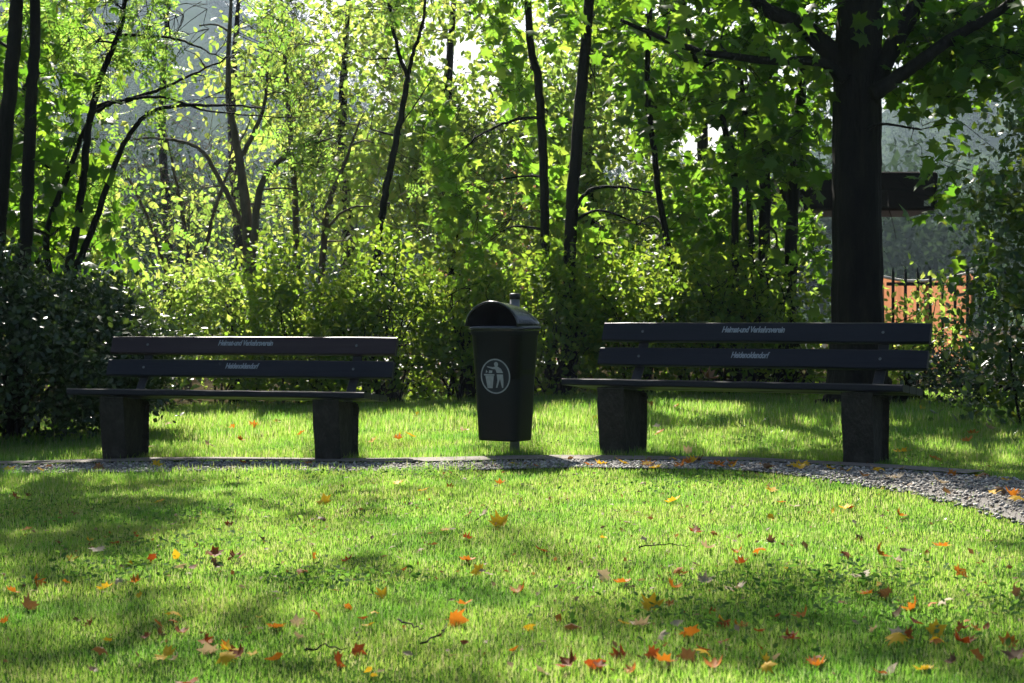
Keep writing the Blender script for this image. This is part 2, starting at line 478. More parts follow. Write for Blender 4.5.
def shrub(name, label, group, px, Ybase, wpx, top, leaf, mat, size, n, stems=14, depth=.9, bark='bark', hollow=.25, base_py=None, up=.35, lean=0, cat='shrub', k=None, spread=.16):
    """a many-stemmed shrub: stems fan out of one foot; leaves sit in clumps round the stem tips"""
    s = Ybase / F_PX
    x0 = at(px, 300, Ybase)[0]
    z0 = float(gz(x0, Ybase))
    H = at(px, top, Ybase)[2] - z0
    Wd = wpx * s / 2
    root = empty(name, (x0, Ybase, z0))
    tag(root, label, cat, group)
    wood, crown = Geo(), Geo()
    k = k or max(40, n // 70)
    C = []
    while len(C) < k:
        u = rng.uniform(-1, 1, 3)
        h = (u[2] + 1) / 2
        prof = (1 - max(0, h - .45) ** 2 * 2.4) * (.72 + .5 * min(h, .5))
        if math.hypot(u[0], u[1]) < prof and (math.hypot(u[0], u[1]) > hollow * prof or h > .7) and rng.random() < .35 + .8 * h:
            bump_ = 1 + .14 * math.sin(5 * u[0] + 3 * u[1] + px)
            C.append((u[0] * Wd + lean * h, u[1] * depth, .05 + h * H * bump_ * (1 - .18 * abs(u[0]))))
    C = np.array(C)
    for i in range(stems):
        c = C[rng.integers(k)]
        b = np.array([rng.normal(scale=.12 * Wd), rng.normal(scale=.12), -.02])
        mid = b * .4 + c * .5 + np.array([rng.normal(scale=.05), rng.normal(scale=.05), .15 * H])
        q = smooth_path([b, mid, c], 5)
        wood.tube(q, np.linspace(.014, .004, len(q)), 5, False)
        for _ in range(3):
            a = q[rng.integers(3, len(q))]; e = C[np.argmin(np.linalg.norm(C - a - rng.normal(scale=.25, size=3), axis=1))]
            wood.tube(smooth_path([a, (a + e) / 2 + rng.normal(scale=.03, size=3), e], 3), np.linspace(.006, .002, 7), 4, False)
    per = max(1, n // k)
    ci = np.repeat(np.arange(k), per)
    P = C[ci] + rng.normal(size=(k * per, 3)) * np.array([1, 1, .7]) * spread * (.6 + .8 * rng.random(k))[ci][:, None]
    P = P[P[:, 2] > .03]
    nn = len(P)
    nr = rng.normal(size=(nn, 3)) * .8 + np.array([0, -.1, up])
    scatter(crown, T[leaf], P, nr, size * (.55 + .8 * rng.random(nn)), rng.normal(size=(nn, 3)) + P / max(H, .5) * .4)
    link_mesh('trunk', wood.mesh(name + '_wood'), M[bark], root, True)
    link_mesh('crown', crown.mesh(name + '_leaves'), M[mat], root)
    return root

# ================================================================== THE SETTING
# ---- ground sheet
xs = np.unique(np.concatenate([np.linspace(-520, -12, 30), np.linspace(-12, 12, 121), np.linspace(12, 520, 30)]))
ys = np.unique(np.concatenate([np.linspace(-40, 0, 12), np.linspace(0, 22, 111), np.linspace(22, 520, 40)]))
X, Y = np.meshgrid(xs, ys)
Z = gz(X, Y)
nx, ny = len(xs), len(ys)
ii = (np.arange(ny - 1)[:, None] * nx + np.arange(nx - 1)[None, :])
quads = np.stack([ii, ii + 1, ii + nx + 1, ii + nx], -1).reshape(-1)
me = np_mesh('ground', np.stack([X, Y, Z], -1).reshape(-1, 3), quads, np.full(len(quads) // 4, 4))
o = link_mesh('ground', me, M['soil'], None, True); tag(o, kind='structure')
me.materials.append(M['litter'])
cy_ = (Y[:-1, :-1] + Y[1:, 1:]).ravel() / 2
me.polygons.foreach_set('material_index', (cy_ > 17.2).astype(np.int32))

# ---- gravel path with worn kerb on its far side
NEAR = smooth_path([(-9, 10.8), (-5, 10.2), (-3, 9.8), (-1.6, 9.47), (0, 9.0), (.7, 8.64), (1.3, 8.2), (1.75, 7.45), (1.95, 6.35), (2.03, 5.2), (2.2, 3.5), (2.2, 1)], 8)
FAR = smooth_path([(-9, 11.5), (-5, 10.85), (-3.05, 10.35), (-1.6, 10.02), (0, 9.45), (.75, 9.02), (1.9, 8.55), (2.58, 7.95), (3.0, 7.0), (3.2, 5.6), (3.3, 3.5), (3.3, 1)], 8)
def strip(name, A, B, lift, mat, across=5):
    n = len(A)
    t = np.linspace(0, 1, across)
    P = A[:, None, :] * (1 - t)[None, :, None] + B[:, None, :] * t[None, :, None]
    V = np.concatenate([P, (gz(P[..., 0], P[..., 1]) + lift)[..., None]], -1).reshape(-1, 3)
    i = np.arange(n - 1)[:, None] * across + np.arange(across - 1)[None]
    q = np.stack([i, i + across, i + across + 1, i + 1], -1)[..., ::-1].reshape(-1)
    return link_mesh(name, np_mesh(name, V, q, np.full(len(q) // 4, 4)), mat, None, True)
tag(strip('path', NEAR, FAR, .012, M['path']), kind='structure')
fd = np.gradient(FAR, axis=0); fd /= np.linalg.norm(fd, axis=1)[:, None]
nrm2 = np.stack([-fd[:, 1], fd[:, 0]], -1)
sel = (FAR[:, 0] < 2.35) & (FAR[:, 1] > 8.0)
K0, K1 = FAR[sel] - nrm2[sel] * .02, FAR[sel] + nrm2[sel] * .20
kb = strip('kerb', K0, K1, .024, M['kerb'], 3); tag(kb, kind='structure')

def path_v(x, y):
    """signed: inside the path?"""
    yn = np.interp(x, NEAR[:70, 0], NEAR[:70, 1])
    yf = np.interp(x, FAR[:70, 0], FAR[:70, 1])
    jit = .05 * np.sin(9 * x) + .04 * np.sin(23 * x + 1) + .03 * np.sin(51 * x)
    a = (y > yn + jit + .06) & (y < yf + .2 + jit * .3) & (x < 1.97)
    b = (x >= 1.97 + jit * .5) & (x < 3.3) & (y < yf + jit) & (y > 0)
    return a | b

# ---- gravel (stuff)
g = Geo()
n = 17000
tt = rng.integers(0, len(NEAR) - 1, n); ff = rng.random(n)[:, None]
w = rng.random(n)[:, None]
An = NEAR[tt] + (NEAR[tt + 1] - NEAR[tt]) * ff; Bn = FAR[tt] + (FAR[tt + 1] - FAR[tt]) * ff
w = w * 1.16 - .09 + .05 * np.sin(An[:, :1] * 7)
P2 = An * (1 - w) + Bn * w
octv = np.array([(1, 0, 0), (0, 1, 0), (-1, 0, 0), (0, -1, 0), (0, 0, .7), (0, 0, -.7), (.6, .6, .4), (-.6, .6, .45), (-.6, -.6, .4), (.6, -.6, .45)], float)
octf = [(0, 6, 4), (6, 1, 4), (1, 7, 4), (7, 2, 4), (2, 8, 4), (8, 3, 4), (3, 9, 4), (9, 0, 4), (6, 0, 5), (1, 6, 5), (7, 1, 5), (2, 7, 5), (8, 2, 5), (3, 8, 5), (9, 3, 5), (0, 9, 5)]
C3 = np.concatenate([P2, (gz(P2[:, 0], P2[:, 1]) + .016)[:, None]], -1)
scatter(g, (octv, octf), C3, rng.normal(size=(n, 3)) * .3 + np.array([0, 0, 1]), .004 + .009 * rng.random(n) ** 2.5)
M['stone'] = leaf_mat('gravel_stone', [(.10, .095, .085), (.24, .22, .20), (.50, .47, .42)], [(0, 0, 0)] * 3, .7, 0.0)
tag(link_mesh('gravel', g.mesh('gravel'), M['stone']), kind='stuff')

# ---- grass (stuff): single blades, denser near the camera
def grass_patch(x0, x1, y0, y1, dens, hmin, hmax, w):
    n = int((x1 - x0) * (y1 - y0) * dens)
    x = rng.uniform(x0, x1, n); y = rng.uniform(y0, y1, n)
    # uneven sward
    m = .55 + .25 * np.sin(2.3 * x + 1.7 * y) * np.sin(1.9 * y - .7 * x) + .2 * np.sin(6.1 * x + 1) * np.sin(5.3 * y) + .12 * np.sin(14 * x + 9 * y)
    ok = (~path_v(x, y) | (rng.random(n) < .05 + .12 * (np.sin(7 * x + 3 * y) > .55))) & (rng.random(n) < .72 + .28 * m)
    x, y, m = x[ok], y[ok], m[ok]
    n = len(x)
    h = (hmin + (hmax - hmin) * rng.random(n) ** 1.6) * (.75 + .5 * m)
    return x, y, h, np.full(n, w)
parts = [grass_patch(-1.6, 1.6, 3.2, 5, 25000, .012, .032, .0022), grass_patch(-2.3, 2.3, 5, 7, 17000, .012, .034, .0027),
         grass_patch(-3.2, 3.3, 7, 9.9, 10500, .014, .038, .0036), grass_patch(-4.0, 4.2, 9, 12, 6000, .02, .07, .0045),
         grass_patch(-5.2, 5.4, 12, 17.2, 3200, .03, .11, .0068),
         grass_patch(-6, -2.3, 4, 9.5, 900, .02, .06, .006), grass_patch(3.3, 7, 4, 12, 900, .02, .06, .006)]
gx, gy, gh, gw = [np.concatenate(a) for a in zip(*parts)]
# ragged tufts along the kerb and round the legs
tv, tf = T['blade']
n = len(gx)
ang = rng.uniform(0, 2 * np.pi, n)
lean = .25 + .9 * rng.random(n) ** 1.5
ca, sa = np.cos(ang), np.sin(ang)
bx = tv[None, :, 0] * gw[:, None]; by = tv[None, :, 1] * (gh * lean * (1 + 1.2 * (rng.random(n) < .04)))[:, None]; bz = tv[None, :, 2] * (gh * (1 - .22 * lean))[:, None]
V = np.stack([gx[:, None] + bx * ca[:, None] - by * sa[:, None], gy[:, None] + bx * sa[:, None] + by * ca[:, None], (gz(gx, gy) - .003)[:, None] + bz], -1)
fl = np.concatenate([np.array(f) for f in tf])
me = np_mesh('grass', V.reshape(-1, 3), (fl[None] + (np.arange(n) * len(tv))[:, None]).ravel(), np.tile([4, 3], n))
tag(link_mesh('grass', me, M['grass']), kind='stuff')

g = Geo()
pc = np.stack([rng.uniform(-2.6, 3.0, 30), rng.uniform(3.4, 13, 30)], 1)
cl = np.repeat(pc, 260, 0) + rng.normal(size=(30 * 260, 2)) * np.repeat(rng.uniform(.08, .30, 30), 260)[:, None]
cl = cl[~path_v(cl[:, 0], cl[:, 1])]
scatter(g, T['ovate'], np.concatenate([cl, (gz(cl[:, 0], cl[:, 1]) + rng.uniform(.010, .034, len(cl)))[:, None]], 1), rng.normal(size=(len(cl), 3)) * .4 + np.array([0, 0, 1]), .014 + .016 * rng.random(len(cl)))
M['clover'] = leaf_mat('clover_leaf', [(.03, .08, .02), (.045, .10, .025), (.06, .12, .03)], [(.14, .34, .04), (.2, .42, .05), (.28, .46, .06)], .75, .45, .05)
tag(link_mesh('clover', g.mesh('clover'), M['clover']), kind='stuff')
# ---- pale road seen beyond the shrubs, the hill and the wood on it
rv = np.array([(-150, 27, 0), (150, 30, 0), (150, 38, 0), (-150, 35, 0)], float)
rd = np_mesh('road', np.concatenate([[(x, y_, float(gz(x, y_)) + .03)] for x in np.linspace(-40, 40, 9) for y_ in (28 + x * .01, 36 + x * .01)]),
             np.concatenate([[2 * i, 2 * i + 2, 2 * i + 3, 2 * i + 1] for i in range(8)]), np.full(8, 4))
tag(link_mesh('road', rd, M['road']), kind='structure')

def hill_h(x, y):
    prof = np.interp(x, [-500, -110, -60, -22, 10, 56, 84, 120, 200, 500], [112, 104, 78, 40, 34, 36, 48, 68, 84, 92])
    return np.clip((y - 190) / 260, 0, 1) ** 1.1 * prof
hx = np.linspace(-515, 515, 100); hy = np.linspace(180, 515, 40)
HX, HY = np.meshgrid(hx, hy)
HZ = hill_h(HX, HY) - .3 + gz(HX, HY)
nx, ny = len(hx), len(hy)
ii = (np.arange(ny - 1)[:, None] * nx + np.arange(nx - 1)[None, :])
quads = np.stack([ii, ii + 1, ii + nx + 1, ii + nx], -1).reshape(-1)
tag(link_mesh('hill', np_mesh('hill', np.stack([HX, HY, HZ], -1).reshape(-1, 3), quads, np.full(len(quads) // 4, 4)), M['hill'], None, True), kind='structure')
g = Geo()
n = 420
x = rng.uniform(-150, 150, n); y = rng.uniform(110, 470, n)
x = x * np.clip(y / 330, .3, 1)
hz = hill_h(x, y) + gz(x, y)
hgt = rng.uniform(11, 19, n)
hgt = np.where((x > -24) & (x < 60), hgt * .8, hgt)
kk = 650
ci = np.repeat(np.arange(n), kk)
u = rng.normal(size=(n * kk, 3)); u /= np.linalg.norm(u, axis=1)[:, None]
u *= (rng.random(n * kk) ** .4)[:, None]
P = np.stack([x[ci] + u[:, 0] * hgt[ci] * .33, y[ci] + u[:, 1] * hgt[ci] * .33, hz[ci] + hgt[ci] * (.52 + .48 * u[:, 2])], -1)
scatter(g, T['diamond'], P, rng.normal(size=(len(P), 3)) + np.array([0, -.3, .4]), (.5 + .5 * rng.random(len(P))))
tag(link_mesh('far_wood', g.mesh('far_wood'), M['far']), kind='stuff')

# ================================================================== BENCHES
def box_bm(bm, cx, cy_, cz, sx, sy, sz, rot=None, bevel=.0, seg=2):
    r = bmesh.ops.create_cube(bm, size=1)
    vs = r['verts']
    mat = Matrix.Translation((cx, cy_, cz)) @ (rot.to_4x4() if rot else Matrix.Identity(4)) @ Matrix.Diagonal((sx, sy, sz, 1))
    bmesh.ops.transform(bm, matrix=mat, verts=vs)
    if bevel:
        es = list({e for v in vs for e in v.link_edges})
        bmesh.ops.bevel(bm, geom=es, offset=bevel, segments=seg, profile=.6, affect='EDGES')

def text_mesh(body, size, width):
    cu = bpy.data.curves.new('lettering', 'FONT')
    cu.body = body; cu.size = size; cu.shear = .28; cu.offset = .0014; cu.extrude = .0008
    cu.align_x = 'CENTER'; cu.align_y = 'CENTER'; cu.space_character = .92; cu.resolution_u = 3
    ob = bpy.data.objects.new('lettering', cu)
    COL.objects.link(ob)
    bpy.context.view_layer.update()
    me = bpy.data.meshes.new_from_object(ob.evaluated_get(bpy.context.evaluated_depsgraph_get()))
    bpy.data.objects.remove(ob)
    xs_ = [v.co.x for v in me.vertices]
    k = width / (max(xs_) - min(xs_))
    for v in me.vertices: v.co.x *= k
    return me

L_B = 2.0
SEAT_TILT = math.atan2(.0391, .4057)
BACK = math.atan(.3985)
def plank_bm(length, depth, thick, bevel=.007):
    """a board with slightly uneven length edges"""
    bm = bmesh.new()
    n = 12
    xs_ = np.linspace(-length / 2, length / 2, n + 1)
    prof = []
    b = bevel
    for (y_, z_) in [(-depth / 2 + b, -thick / 2), (depth / 2 - b, -thick / 2), (depth / 2, -thick / 2 + b), (depth / 2, thick / 2 - b), (depth / 2 - b, thick / 2), (-depth / 2 + b, thick / 2), (-depth / 2, thick / 2 - b), (-depth / 2, -thick / 2 + b)]:
        prof.append((y_, z_))
    rings = []
    for i, x_ in enumerate(xs_):
        sag = .0015 * random.uniform(-1, 1)
        sh = .997 if i in (0, n) else 1
        rings.append([bm.verts.new((x_, y_ * sh + sag * .5, z_ * (.96 if i in (0, n) else 1) + sag)) for y_, z_ in prof])
    for a, c in zip(rings, rings[1:]):
        for j in range(8):
            bm.faces.new((a[j], a[(j + 1) % 8], c[(j + 1) % 8], c[j]))
    bm.faces.new(rings[0]); bm.faces.new(rings[-1][::-1])
    return bm

def leg_bm():
    bm = bmesh.new()
    side = [(.055, -.06), (.045, .05), (.012, .33), (.012, .392), (.30, .367), (.335, .352), (.352, .33), (.345, .20), (.33, -.06)]
    w = .075
    A = [bm.verts.new((-w, y_, z_)) for y_, z_ in side]
    B = [bm.verts.new((w, y_, z_)) for y_, z_ in side]
    n = len(side)
    fa = bm.faces.new(A); fb = bm.faces.new(B[::-1])
    for i in range(n):
        bm.faces.new((A[i], A[(i + 1) % n], B[(i + 1) % n], B[i]))
    r = bmesh.ops.inset_individual(bm, faces=[fa, fb], thickness=.075, depth=0)
    for f, s in ((fa, 1), (fb, -1)):
        for v in f.verts: v.co.x += s * .028
    bmesh.ops.bevel(bm, geom=bm.edges[:], offset=.009, segments=2, profile=.6, affect='EDGES')
    bmesh.ops.subdivide_edges(bm, edges=[e for e in bm.edges if e.calc_length() > .08], cuts=2, use_grid_fill=True)
    for v in bm.verts:
        v.co += Vector((random.uniform(-1, 1), random.uniform(-1, 1), random.uniform(-1, 1))) * .0022
    return bm

def make_bench():
    r = empty('park_bench')
    ct, st = math.cos(SEAT_TILT), math.sin(SEAT_TILT)
    for k, (d, wdt) in enumerate(((.068, .132), (.206, .132), (.344, .132))):
        p = bm_obj('seat_plank', plank_bm(L_B, wdt, .040), M['plank_blue'], r, False)
        p.location = (0, d * ct - .02 * st * 0, .4494 - d * st - .020)
        p.rotation_euler = (-SEAT_TILT, 0, 0)
    for k, (z0, z1, mt, txt, tw) in enumerate(((.5076, .6148, M['plank_blue'], 'Heidenoldendorf', .235), (.6522, .7655, M['plank_blue'], 'Heimat-und Verkehrsverein', .385))):
        zc = (z0 + z1) / 2
        dc = .4878 + .3985 * (zc - .5076)
        hgt = (z1 - z0) / math.cos(BACK)
        p = bm_obj('backrest_plank', plank_bm(L_B, .038, hgt), mt, r, False)
        p.location = (0, dc + .019, zc)
        p.rotation_euler = (-BACK, 0, 0)
        for sx_ in (-.735, .735):
            bmb = bmesh.new()
            bmesh.ops.create_cone(bmb, cap_ends=True, segments=10, radius1=.009, radius2=.007, depth=.005)
            bb = bm_obj('bolt', bmb, M['zinc'], p); bb.location = (sx_, -.0212, 0); bb.rotation_euler = (math.pi / 2, 0, 0)
        t = link_mesh('lettering', text_mesh(txt, .052, tw), M['letter'], p)
        t.location = (-.035, -.0212, .012)
        t.rotation_euler = (math.pi / 2, 0, 0)
    for s in (-1, 1):
        lg = bm_obj('concrete_leg', leg_bm(), M['concrete'], r, False)
        lg.location = (s * .72 + .03, .0, 0)
        bm = bmesh.new()
        # flat iron back support bolted to the leg, bent up behind the planks
        pts = [(.355, .20), (.37, .36), (.536 + .004, .53), (.4878 + .3985 * .25 + .042, .755)]
        pts = [(.352, .16), (.40, .34), (.4878 + .3985 * 0 + .045, .5076), (.4878 + .3985 * (.745 - .5076) + .045, .745)]
        w, th = .03, .012
        for (ya, za), (yb, zb) in zip(pts, pts[1:]):
            L_ = math.hypot(yb - ya, zb - za) + .01
            a_ = math.atan2(zb - za, yb - ya)
            box_bm(bm, 0, (ya + yb) / 2, (za + zb) / 2, w * 2, L_, th, Matrix.Rotation(a_, 3, 'X'), .002, 1)
        sp = bm_obj('back_support', bm, M['metal_dark'], r)
        sp.location = (s * .735, 0, 0)
    return r

def copy_tree(o, parent=None):
    c = o.copy(); COL.objects.link(c)
    if parent: c.parent = parent
    for ch in list(o.children):
        copy_tree(ch, c)
    return c
bench = make_bench()
bench.location = (1.1661, 9.1393, 0); bench.rotation_euler = (0, 0, -.4939)
tag(bench, 'dark plank park bench on concrete legs in front of the thick tree trunk', 'bench', 'park benches along the gravel path')
bench2 = copy_tree(bench)
bench2.location = (-1.8494, 10.165, -.0935); bench2.rotation_euler = (0, 0, -.2749)
tag(bench2, 'dark plank park bench on concrete legs beside the big dark evergreen bush', 'bench', 'park benches along the gravel path')
for ch in bench2.children:
    if ch.name.startswith('backrest_plank') and ch.location.z > .62:
        ch.material_slots[0].link = 'OBJECT'; ch.material_slots[0].material = M['plank_brown']
        ch['label'] = 'purplish brown top backrest plank with pale lettering'

# ================================================================== LITTER BIN
def rounded_rect(w, d, r, z, seg=6):
    out = []
    for cx, cy_, a0 in ((w / 2 - r, d / 2 - r, 0), (-w / 2 + r, d / 2 - r, 90), (-w / 2 + r, -d / 2 + r, 180), (w / 2 - r, -d / 2 + r, 270)):
        for i in range(seg + 1):
            a = math.radians(a0 + 90 * i / seg)
            out.append((cx + r * math.cos(a), cy_ + r * math.sin(a), z))
    return out
BW, BD = .35, .275
binY = 9.9
bp = at(505, 440, binY)
bin_z = float(gz(bp[0], binY))
zb, ztop = bp[2] - bin_z, at(505, 328, binY)[2] - bin_z
bin_o = empty('litter_bin', (bp[0], binY, bin_z), math.radians(-33))
tag(bin_o, 'black plastic litter bin with arched hood and round emblem between the two benches', 'litter bin')
bm = bmesh.new()
secs = [(.0, .79, .75), (.02, .815, .775), (.6, .91, .90), (.93, .99, .985), (.945, 1.035, 1.04), (1.0, 1.05, 1.06)]
rings = []
for t, kw, kd in secs:
    rings.append([bm.verts.new(p) for p in rounded_rect(BW * kw, BD * kd, .062 * kw, zb + (ztop - zb) * t)])
for a, c in zip(rings, rings[1:]):
    for i in range(len(a)): bm.faces.new((a[i], a[(i + 1) % len(a)], c[(i + 1) % len(a)], c[i]))
bm.faces.new(rings[0][::-1])
# inner lining
inner = [bm.verts.new(p) for p in rounded_rect(BW * 1.0, BD * 1.0, .055, ztop)]
low = [bm.verts.new(p) for p in rounded_rect(BW * .9, BD * .88, .05, ztop - .3)]
for i in range(len(inner)):
    j = (i + 1) % len(inner)
    bm.faces.new((rings[-1][i], rings[-1][j], inner[j], inner[i])); bm.faces.new((inner[i], inner[j], low[j], low[i]))
bm.faces.new(low)
body = bm_obj('body', bm, M['plastic'], bin_o, True)
# hood: barrel arch, open at the front, falling to the back
HH = at(505, 304, binY)[2] - bin_z - ztop
def hood_bm(grow, front_lip=False):
    bm = bmesh.new()
    rows = []
    ny_, na = 14, 24
    for iy in range(ny_ + 1):
        v = iy / ny_
        y_ = -BD * .53 + v * BD * 1.06
        hh = HH * (1 - .02 * v) * (math.sqrt(max(0, 1 - v ** 2.8)) * .72 + .28)
        ww = BW * .525 * (1 - .10 * max(0, v - .6) ** 2 / .16)
        row = []
        for ia in range(na + 1):
            a = math.pi * ia / na
            ex = 2 / 1.95
            c_, s_ = math.cos(a), math.sin(a)
            row.append(bm.verts.new(((ww + grow) * math.copysign(abs(c_) ** ex, c_), y_, ztop + .012 + (hh + grow) * abs(s_) ** ex)))
        rows.append(row)
    for a, c in zip(rows, rows[1:]):
        for i in range(na): bm.faces.new((a[i], a[i + 1], c[i + 1], c[i]))
    bm.faces.new(rows[-1])
    return bm
hood = bm_obj('hood', hood_bm(0), M['hood'], bin_o, True)
hood.data.materials.append(M['inside'])
so = hood.modifiers.new('shell', 'SOLIDIFY'); so.thickness = .008; so.offset = -1; so.material_offset = 1
# raised lip round the opening and rim under the hood
def lip(name, mat, pts, rad, parent):
    g_ = Geo(); g_.tube(np.array(pts), np.full(len(pts), rad), 8); return link_mesh(name, g_.mesh(name), mat, parent, True)
arc = []
for ia in range(25):
    a = math.pi * ia / 24; ex = 2 / 1.95
    c_, s_ = math.cos(a), math.sin(a)
    arc.append((BW * .525 * math.copysign(abs(c_) ** ex, c_), -BD * .53, ztop + .012 + HH * abs(s_) ** ex))
lip('hood_lip', M['hood'], arc, .006, hood)
bm = bmesh.new()
R0 = [rounded_rect(BW * 1.09, BD * 1.10, .07, ztop - .016), rounded_rect(BW * 1.10, BD * 1.11, .07, ztop + .004), rounded_rect(BW * 1.06, BD * 1.07, .066, ztop + .014), rounded_rect(BW * .99, BD * .99, .055, ztop + .013), rounded_rect(BW * .99, BD * .99, .055, ztop - .016)]
vr = [[bm.verts.new(p) for p in r_] for r_ in R0]
for a, c in zip(vr, vr[1:] + vr[:1]):
    for i in range(len(a)): bm.faces.new((a[i], a[(i + 1) % len(a)], c[(i + 1) % len(a)], c[i]))
bm_obj('rim', bm, M['hood'], bin_o, True)
# emblem on the front: ring, figure dropping litter in a basket
eh = zb + (ztop - zb) * .575
def kd(t): return np.interp(t, [s_[0] for s_ in secs], [s_[2] for s_ in secs])
yf = -BD * kd(.575) / 2
tiltf = math.atan2(BD * (kd(.8) - kd(.35)) / 2, (ztop - zb) * .45)
emb = empty('emblem', (0, yf - .0015, eh)); emb.parent = bin_o
bpy.data.objects.remove(emb)
def flat(polys, y_off, thick=.0012):
    bm = bmesh.new()
    for p in polys:
        a = [bm.verts.new((x_, y_off, z_)) for x_, z_ in p]
        c = [bm.verts.new((x_, y_off + thick, z_)) for x_, z_ in p]
        bm.faces.new(a); bm.faces.new(c[::-1])
        for i in range(len(p)): bm.faces.new((a[i], a[(i + 1) % len(p)], c[(i + 1) % len(p)], c[i]))
    return bm
def disc(r, n=40, cx=0, cz=0): return [(cx + r * math.cos(2 * math.pi * i / n), cz + r * math.sin(2 * math.pi * i / n)) for i in range(n)]
eo = bm_obj('emblem', flat([disc(.104)], -.0012), M['sticker_dark'], bin_o)
eo.location = (.014, yf, eh); eo.rotation_euler = (tiltf, 0, 0)
ringp = []
ro, ri = disc(.104, 48), disc(.096, 48)
for i in range(48): ringp.append([ro[i], ro[(i + 1) % 48], ri[(i + 1) % 48], ri[i]])
bm = flat(ringp, -.0026)
bm_obj('emblem_ring', bm, M['sticker'], eo)
k_ = .104 / 172.0
def E(pts): return [((x_ - 285) * k_ * 1.12, (345 - y_) * k_ * .90) for x_, y_ in pts]
fig = [E([(300, 232), (345, 262), (366, 308), (300, 308), (288, 270), (255, 266), (195, 244), (205, 238), (262, 246)]),
       E([(300, 324), (364, 324), (368, 400), (364, 470), (352, 470), (332, 372), (302, 470), (288, 470), (306, 390)]),
       E([(180, 340), (268, 340), (252, 476), (200, 476)]), E([(165, 322), (275, 322), (274, 338), (168, 338)]),
       E([(190, 275), (205, 300), (185, 310)]), E([(222, 280), (255, 284), (250, 310), (215, 312)])]
fig.append([((295 - 285) * k_ * 1.12 + x_, (345 - 214) * k_ * .90 + z_) for x_, z_ in disc(23 * k_, 18)])
bm_obj('emblem_figure', flat(fig, -.0026), M['sticker'], eo)
# post behind the bin, with dark cap, foot showing beneath
g_ = Geo(); g_.tube([(0, 0, -.3), (0, 0, .4), (0, 0, ztop + HH + .055)], [.03, .03, .03], 16)
post = link_mesh('post', g_.mesh('post'), M['zinc'], bin_o, True); post.location = (-.045, BD / 2 + .04, 0)
g_ = Geo(); g_.tube([(0, 0, ztop + HH + .03), (0, 0, ztop + HH + .06), (0, 0, ztop + HH + .066)], [.0335, .0335, .026], 16)
link_mesh('post_cap', g_.mesh('post_cap'), M['metal_dark'], post)
bm = bmesh.new(); box_bm(bm, 0, BD / 2 + .01, ztop - .12, .12, .05, .05, None, .004)
bm_obj('bracket', bm, M['metal_dark'], bin_o)

# ================================================================== FENCE, ORANGE SCREEN, SHELTER, WHITE RAILING
fy = 16.6
fr = empty('iron_fence', (at(905, 300, fy)[0], fy, float(gz(4, fy))))
tag(fr, 'black iron fence of upright bars between the thick trunk and the glossy shrub', 'fence')
fx0 = at(893, 300, fy)[0]; ztip = at(905, 268, fy)[2] - fr.location.z
for i in range(12):
    x_ = fx0 + i * .1245 - fr.location.x
    bm = bmesh.new()
    box_bm(bm, x_, 0, ztip / 2 - .02,   .027, .024, ztip - .04, None, .002, 1)
    r_ = bmesh.ops.create_cone(bm, segments=4, radius1=.017, radius2=.001, depth=.05)
    bmesh.ops.translate(bm, verts=r_['verts'], vec=(x_, 0, ztip - .015))
    bm_obj('bar', bm, M['metal_dark'], fr)
for z_ in (.12, ztip - .16):
    bm = bmesh.new(); box_bm(bm, 5.5 * .1245 + fx0 - fr.location.x, .016, z_, 12 * .1245, .012, .035, None, .002, 1)
    bm_obj('rail', bm, M['metal_dark'], fr)
# orange sheeting stretched behind it, sagging pale top cord
oy = 24.0
c0 = at(880, 300, oy); c1 = at(972, 300, oy)
oz = float(gz(5.5, oy))
osx = empty('orange_screen', (c0[0], oy, oz))
tag(osx, 'orange sheet barrier with sagging pale top edge behind the iron fence', 'barrier')
nseg = 24; g_ = Geo(); top = []
W_ = c1[0] - c0[0]
V_, Q_ = [], []
for i in range(nseg + 1):
    u_ = i / nseg
    zt = at(0, np.interp(u_, [0, .25, .5, .75, 1], [276, 281, 281, 278, 272]), oy)[2] - oz
    y_ = .04 * math.sin(u_ * 17) + .02 * math.sin(u_ * 43)
    top.append((u_ * W_, y_ - .01, zt))
    for k in range(7): V_.append((u_ * W_, y_ * (.4 + .6 * k / 6), .05 + (zt - .05) * k / 6))
for i in range(nseg):
    for k in range(6): Q_ += [i * 7 + k, i * 7 + 7 + k, i * 7 + 8 + k, i * 7 + 1 + k]
link_mesh('sheet', np_mesh('sheet', np.array(V_), Q_, np.full(nseg * 6, 4)), M['orange'], osx, True)
g_.tube(np.array(top), np.full(nseg + 1, .022), 8); link_mesh('top_cord', g_.mesh('top_cord'), M['coping'], osx, True)
for u_ in (.02, .5, .98):
    g_ = Geo(); g_.tube([(u_ * W_, .08, -.1), (u_ * W_, .08, 1.33)], [.03, .03], 8); link_mesh('stake', g_.mesh('stake'), M['bark_pale'], osx, True)

